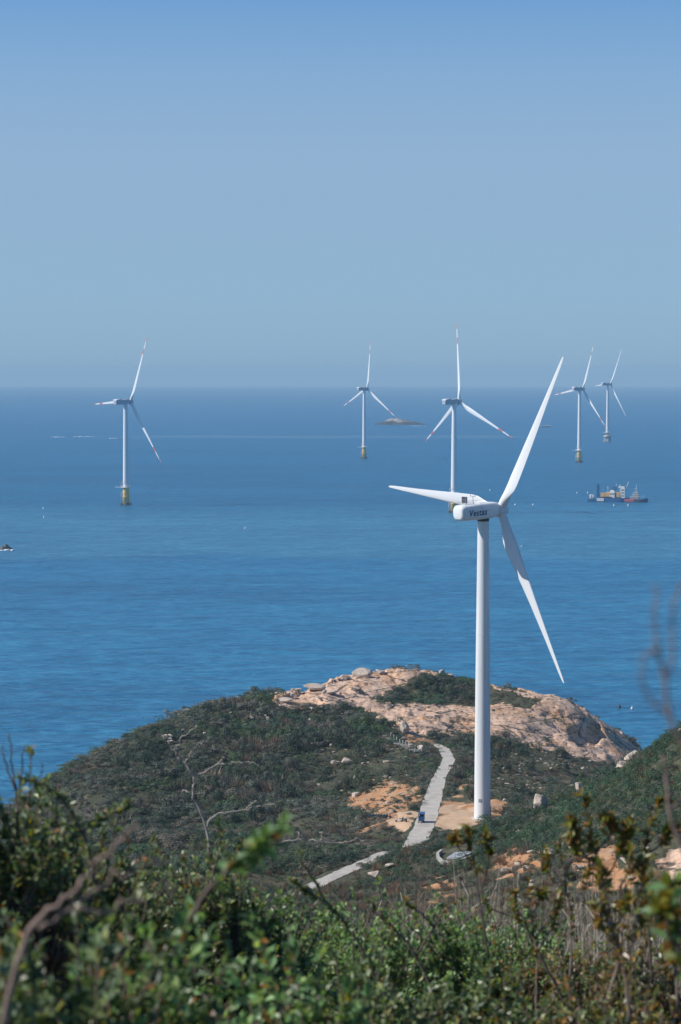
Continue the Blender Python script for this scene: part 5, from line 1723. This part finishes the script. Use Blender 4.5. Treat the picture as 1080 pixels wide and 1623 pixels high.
def sprig(name, cat, paths, D, label, r0=0.004, r1=0.0015, leaf=0.0, nl=0, pal=FG, odd=0.0, mat=None, seed=1, Dend=None, start=0.3, upl=0.6, wob=0.004):
    g = np.random.default_rng(seed)
    p0 = px_path(paths[0], D, Dend)[0]
    root = empty(name, p0, 0, label, cat)
    bm = bmesh.new()
    P_, Dv, Nn = [], [], []
    for i, pth in enumerate(paths):
        C = smooth_path(px_path(pth, D, Dend) - p0, 6)
        C = C + g.normal(size=C.shape) * wob * np.linspace(0.2, 1, len(C))[:, None]
        k = 1.0 if i == 0 else 0.65
        tube(bm, C, r0 * k, r1, 6)
        if nl:
            t = g.uniform(start, 1.0, nl) * (len(C) - 1.001)
            k0 = t.astype(int); fr = (t - k0)[:, None]
            p = C[k0] * (1 - fr) + C[k0 + 1] * fr
            ax = C[k0 + 1] - C[k0]; ax /= np.linalg.norm(ax, axis=1)[:, None]
            P_.append(p); Dv.append(ax * upl + g.normal(size=(nl, 3)) * 0.55); Nn.append(g.normal(size=(nl, 3)) * 0.6 + np.array([-.2, -.3, .9]))
    link('stem', bm_mesh(bm, 'stem'), mat or M_bark, root)
    if nl:
        P_, Dv, Nn = map(np.concatenate, (P_, Dv, Nn)); n = len(P_)
        col = pal[g.integers(0, len(pal), n)] * g.uniform(.75, 1.3, (n, 1))
        o = g.uniform(size=n) < odd
        col[o] = FG_ODD[g.integers(0, 3, o.sum())]
        V, C = leaves(P_, Dv, Nn, leaf * g.uniform(.6, 1.25, n), col, g)
        soup('foliage', V, C, M_leaf, root, tri=False)
    return root

OLV = np.concatenate([FG, FG_YELLOW, np.array([(0.20, 0.15, 0.10), (0.16, 0.13, 0.09), (0.24, 0.19, 0.14)])])
SH = [(-25, 6.0, 1240, 0.28, 'yellow-tinged leafy shrub at the left edge whose twigs stand against the sea', 330, 0.024, FG, 0.16, 1),
      (70, 6.6, 1285, 0.26, 'dark green shrub between the left edge shrub and the leaning brown branches', 420, 0.024, FG, 0.05, 2),
      (185, 6.4, 1345, 0.24, 'dark shrub behind the leaning brown branches', 380, 0.024, FG, 0.06, 3),
      (335, 7.6, 1345, 0.17, 'upright leafy shrub from which the bleached dead branch rises', 300, 0.022, FG, 0.06, 4),
      (250, 8.6, 1372, 0.50, 'wide dark shrub under the bleached dead branches', 520, 0.024, FG, 0.04, 5),
      (385, 8.8, 1400, 0.34, 'bright green shrub below the blurred leafy tip', 520, 0.023, FG_BRIGHT, 0.06, 6),
      (500, 9.6, 1440, 0.52, 'glossy bright shrub with pale leaves under the dark leaning sprig', 680, 0.024, FG_BRIGHT, 0.06, 7),
      (650, 9.2, 1452, 0.50, 'glossy dark green shrub in the bottom middle, right of the dark leaning sprig', 680, 0.024, FG_BRIGHT, 0.05, 8),
      (790, 9.8, 1455, 0.48, 'green shrub below the tall pale dry grass stems', 560, 0.023, FG_BRIGHT, 0.07, 9),
      (910, 9.0, 1500, 0.45, 'green shrub under the tallest yellow-brown sprig', 460, 0.022, OLV, 0.12, 10),
      (1050, 8.0, 1490, 0.40, 'olive shrub in the lower right corner', 460, 0.022, OLV, 0.18, 11),
      (60, 3.7, 1490, 0.30, 'very blurred shrub filling the lower left corner', 420, 0.026, FG, 0.05, 12),
      (255, 3.9, 1505, 0.30, 'very blurred green shrub at the bottom, right of the leaning brown branches', 420, 0.026, FG_BRIGHT, 0.10, 13),
      (430, 4.6, 1545, 0.30, 'blurred green shrub at the bottom under the bright glossy shrub', 420, 0.025, FG_BRIGHT, 0.08, 14),
      (620, 6.2, 1560, 0.38, 'shaded dark shrub at the very bottom of the middle', 480, 0.024, FG, 0.03, 15),
      (800, 6.4, 1565, 0.36, 'dark leafy shrub at the very bottom, below the dry grass', 460, 0.024, FG, 0.06, 16),
      (980, 6.0, 1575, 0.34, 'dark shrub at the bottom right with twiggy olive tips', 380, 0.023, OLV, 0.12, 17)]
for px, D, top, rx, lab, nt_, lf, pal, odd, sd in SH:
    shrub(px, D, top, rx, lab, int(nt_ * 0.8), lf * 1.08, 32, pal, odd, sd)

# leafy sprigs that rise above the shrubs
sprig('leafy_branch', 'branch', [[(300, 1460), (340, 1400), (395, 1345), (458, 1302)], [(350, 1392), (390, 1362), (430, 1330)]], 3.1, 'blurred bright green leafy tip reaching up and right in front of the scrub', 0.004, 0.0015, 0.026, 46, FG_BRIGHT, 0.05, None, 31)
sprig('leafy_branch', 'branch', [[(600, 1560), (560, 1480), (525, 1440), (497, 1395), (470, 1348)], [(520, 1432), (490, 1415), (462, 1392)]], 7.6, 'dark leaning sprig with yellow tips in front of the lower track', 0.005, 0.002, 0.020, 90, np.concatenate([FG, FG_YELLOW[2:3]]), 0.05, None, 32, start=0.25)
sprig('leafy_branch', 'branch', [[(775, 1520), (762, 1440), (752, 1370), (742, 1305)], [(758, 1420), (775, 1370), (770, 1318)], [(752, 1370), (725, 1340), (722, 1322)]], 7.2, 'olive leaf cluster rising in front of the foot of the white turbine', 0.004, 0.0015, 0.029, 47, FG_YELLOW, 0.1, None, 33, start=0.62)
sprig('leafy_branch', 'branch', [[(985, 1540), (965, 1440), (945, 1350), (922, 1256)], [(955, 1400), (985, 1350), (990, 1310)], [(950, 1375), (915, 1340), (905, 1300)], [(945, 1350), (968, 1320), (962, 1290)]], 6.6, 'tallest yellow-brown leafy sprig in front of the green slope', 0.005, 0.0015, 0.033, 64, FG_YELLOW, 0.15, None, 34, start=0.4)
sprig('leafy_branch', 'branch', [[(1035, 1560), (1025, 1450), (1018, 1370), (1040, 1285), (1062, 1266)], [(1020, 1400), (985, 1350), (1000, 1300)], [(1018, 1370), (1052, 1330), (1070, 1310)]], 6.9, 'yellow-brown branching sprig between the tallest sprig and the right edge', 0.005, 0.0015, 0.031, 70, FG_YELLOW, 0.12, None, 35, start=0.4)
sprig('leafy_branch', 'branch', [[(1110, 1640), (1085, 1540), (1072, 1450), (1066, 1396)], [(1082, 1520), (1058, 1470), (1050, 1440)]], 3.4, 'large blurred green leaves at the right edge', 0.005, 0.002, 0.034, 40, np.concatenate([FG_BRIGHT, FG_YELLOW[:3]]), 0.08, None, 36)
sprig('leafy_branch', 'branch', [[(700, 1600), (650, 1500), (600, 1450), (585, 1425)], [(660, 1515), (700, 1450), (735, 1420)], [(690, 1470), (660, 1440), (640, 1428)]], 8.4, 'forked brown twig with olive leaves rising from the middle shrubs', 0.006, 0.002, 0.021, 40, np.concatenate([FG, FG_YELLOW]), 0.1, None, 37, start=0.45)
sprig('leafy_branch', 'branch', [[(900, 1600), (860, 1520), (830, 1460), (805, 1420)], [(845, 1490), (880, 1440), (890, 1405)], [(830, 1460), (780, 1440), (765, 1425)]], 8.0, 'forked olive sprig standing in the pale dry stems', 0.005, 0.002, 0.021, 40, np.concatenate([FG, FG_YELLOW]), 0.1, None, 38, start=0.45)
sprig('leafy_branch', 'branch', [[(150, 1400), (140, 1340), (100, 1270), (60, 1240), (25, 1228)], [(130, 1320), (160, 1300), (205, 1272)]], 5.8, 'dark leafy branch arching left below the sea', 0.006, 0.002, 0.022, 110, FG, 0.06, None, 39, start=0.15)
sprig('leafy_branch', 'branch', [[(330, 1420), (342, 1370), (352, 1330), (345, 1302)], [(340, 1380), (375, 1350), (384, 1335)]], 7.3, 'small leafy sprig close right of the bleached branch stem', 0.004, 0.0015, 0.021, 60, FG, 0.1, None, 40, start=0.3)
for k, (x0, y0, x1, y1, D_, q) in enumerate(((905, 1560, 885, 1330, 7.4, 'yellow-brown sprig left of the tallest sprig'), (960, 1600, 1000, 1345, 6.2, 'orange-tinged sprig low in front of the tallest sprig'), (1000, 1620, 955, 1430, 5.6, 'low olive sprig over the lower right shrubs'), (1075, 1600, 1040, 1385, 5.8, 'yellow sprig right of the orange-tinged one'), (850, 1620, 835, 1400, 7.8, 'thin brown-leaved sprig left of the yellow-brown ones'))):
    mx, my = (x0 + x1) / 2 + 8, (y0 + y1) / 2
    sprig('leafy_branch', 'branch', [[(x0, y0), (mx, my), (x1, y1)], [(mx, my), (mx + 28, my - 50), (mx + 34, my - 92)], [(mx - 4, my - 25), (mx - 32, my - 60), (mx - 36, my - 98)], [(mx - 6, my - 60), (mx + 10, my - 95), (x1 + 26, y1 + 18)]], D_, q, 0.0045, 0.0015, 0.028, 44, FG_YELLOW, 0.2, M_twig, 60 + k, start=0.3)
# bare wood
sprig('dead_branch', 'branch', [[(352, 1470), (332, 1340), (320, 1290), (306, 1262), (307, 1232), (293, 1209), (279, 1190), (292, 1168), (312, 1151)],
                                [(307, 1234), (322, 1224), (345, 1213), (362, 1211), (385, 1207), (412, 1213)], [(279, 1190), (270, 1180), (262, 1164)], [(345, 1213), (352, 1204), (358, 1200)], [(307, 1262), (298, 1256), (288, 1254)], [(293, 1209), (300, 1200), (303, 1192)]], 13.0, 'forked bleached dead branch standing in front of the dark hillside', 0.0068, 0.0028, mat=M_bleach, seed=41, wob=0.007)
sprig('dead_branch', 'branch', [[(350, 1480), (334, 1370), (328, 1312), (342, 1292), (360, 1288), (390, 1283), (412, 1277), (436, 1275)], [(390, 1283), (397, 1276), (405, 1270)], [(412, 1277), (420, 1282), (428, 1284)]], 13.5, 'bleached dead branch lying almost level below the forked one', 0.006, 0.0026, mat=M_bleach, seed=42, wob=0.006)
sprig('dead_branch', 'branch', [[(330, 1440), (370, 1370), (400, 1348), (432, 1338), (470, 1332), (508, 1333), (540, 1336), (562, 1331), (579, 1334)], [(470, 1332), (474, 1325), (472, 1318)], [(508, 1333), (511, 1327), (510, 1321)]], 14.5, 'long bleached branch stretching right toward the lower track', 0.0068, 0.0028, mat=M_bleach, seed=43, wob=0.006)
sprig('bare_branch', 'branch', [[(0, 1640), (42, 1490), (85, 1440), (130, 1400), (178, 1350), (215, 1300)], [(60, 1475), (110, 1440), (170, 1400), (262, 1366)], [(120, 1440), (170, 1445), (230, 1420)]], 2.6, 'blurred thick brown branch leaning right across the left shrubs', 0.0046, 0.0022, mat=M_twig, seed=44)
sprig('bare_branch', 'branch', [[(1120, 1260), (1086, 1185), (1064, 1142), (1057, 1110), (1053, 1072), (1046, 1040), (1039, 1008), (1038, 960), (1042, 925)],
                                [(1062, 1136), (1046, 1124), (1032, 1108), (1021, 1086), (1017, 1040)], [(1054, 1080), (1066, 1046), (1066, 990), (1070, 950), (1084, 922)], [(1046, 1040), (1034, 1030), (1024, 1042)]], 1.75, 'very blurred thin twigs in front of the sea at the right edge', 0.0022, 0.0010, mat=M_twig, seed=45, wob=0.001)
sprig('bare_branch', 'branch', [[(1110, 1420), (1080, 1340), (1062, 1290), (1058, 1240), (1050, 1195)], [(1062, 1285), (1085, 1262), (1100, 1250)]], 3.2, 'blurred pale twig in front of the green slope at the right edge', 0.004, 0.002, mat=M_twig, seed=46, wob=0.001)
sprig('bare_branch', 'branch', [[(30, 1330), (26, 1260), (20, 1215), (15, 1162)], [(28, 1270), (34, 1225), (40, 1182)], [(26, 1255), (10, 1215), (2, 1178)], [(30, 1290), (58, 1240), (72, 1213)]], 6.0, 'thin dark twigs standing against the sea at the left edge', 0.004, 0.0016, mat=M_bark, seed=47, wob=0.003)

# pale dry stems between the shrubs and the slope
g = np.random.default_rng(77)
Vs, Cs = [], []
cl_c = [(g.uniform(560, 1075), g.uniform(11, 22), g.uniform(-10, 70)) for _ in range(26)]
for i in range(120):
    cx_, D, ct_ = cl_c[g.integers(0, 26)]
    px = cx_ + g.normal() * 16; D += g.normal() * 0.3
    top = np.interp(px, [540, 700, 800, 950, 1080], [1430, 1350, 1345, 1345, 1350]) + ct_ + abs(g.normal()) * 45
    a = at(px, top, D)
    gz = float(hgt(a[0], D))
    hh_ = a[2] - gz
    if hh_ < 0.25 or hh_ > 2.6: continue
    for k in range(g.integers(5, 12)):
        b0 = np.array([a[0] + g.normal() * 0.06, D + g.normal() * 0.06, gz - 0.05])
        tip = np.array([a[0] + g.normal() * 0.16, D + g.normal() * 0.16, a[2] - abs(g.normal()) * 0.16])
        md = (b0 + tip) / 2 + np.array([g.normal() * 0.05, g.normal() * 0.05, 0.05])
        w = g.uniform(0.0022, 0.005)
        s = np.array([w * math.cos(k), w * math.sin(k), 0])
        col = np.array([(0.34, 0.28, 0.22), (0.42, 0.37, 0.31), (0.24, 0.18, 0.13), (0.30, 0.24, 0.20)][g.integers(0, 4)])
        for q in ((b0 - s, b0 + s, md + s, md - s), (md - s, md + s, tip + s * .3, tip - s * .3)):
            Vs += list(q); Cs += [col] * 4
        for _ in range(3):   # seed heads and side twigs
            t = g.uniform(0.6, 1.0); p = md + (tip - md) * (t * 2 - 1) if t > .5 else md
            e = p + np.array([g.normal() * .05, g.normal() * .05, g.uniform(.02, .09)])
            Vs += [p - s * .7, p + s * .7, e + s * .5, e - s * .5]; Cs += [col * 1.05] * 4
tag(soup('dry_grass', np.array(Vs), np.array(Cs), M_dry, None, tri=False), 'tall bleached grass stems on the near slope', 'dry grass', kind='stuff')
# leaf litter and low growth hiding the soil under the shrubs
g = np.random.default_rng(78)
n = 26000
D = np.sqrt(g.uniform(2.0 ** 2, 26.0 ** 2, n)); x = g.uniform(-1, 1, n) * (0.16 * D + 0.5)
p = np.stack([x, D, hgt(x, D) + g.uniform(0, 0.12, n)], 1)
dd = g.normal(size=(n, 3)); dd[:, 2] = np.abs(dd[:, 2]) * .5
pal = np.concatenate([FG, FG_YELLOW[3:5] * .6, np.array([(0.16, 0.11, 0.075), (0.11, 0.08, 0.055)])])
V, C = leaves(p, dd, g.normal(size=(n, 3)) * .5 + np.array([0, 0, 1]), g.uniform(.03, .07, n), pal[g.integers(0, len(pal), n)], g)
# the same growth goes on to either side of the viewer, beyond the frame
n = 60000
D = np.sqrt(g.uniform(2.0 ** 2, 13.0 ** 2, n)); sd = np.where(g.uniform(size=n) < .5, -1, 1)
x = sd * (0.155 * D + 0.35 + g.uniform(0, 2.6, n))
top = np.clip(1.25 + 0.55 * fbm(x * 0.9, D * 0.9, 3), 0.5, 1.9) * np.clip((np.abs(x) - 0.155 * D - 0.25) / 0.6, 0.25, 1)
p2 = np.stack([x, D, hgt(x, D) + top - g.exponential(0.22, n).clip(0, 1.0)], 1)
d2 = g.normal(size=(n, 3)) + np.array([0, 0, .3])
V2, C2 = leaves(p2, d2, g.normal(size=(n, 3)) * .5 + np.array([-.4, -.2, .9]), g.uniform(.02, .034, n), FG[g.integers(0, len(FG), n)] * g.uniform(.5, 1.3, (n, 1)), g)
V = np.concatenate([V, V2]); C = np.concatenate([C, C2])
tag(soup('undergrowth', V, C, M_leaf, None, tri=False), 'low leafy undergrowth beneath the near shrubs', 'undergrowth', kind='stuff')
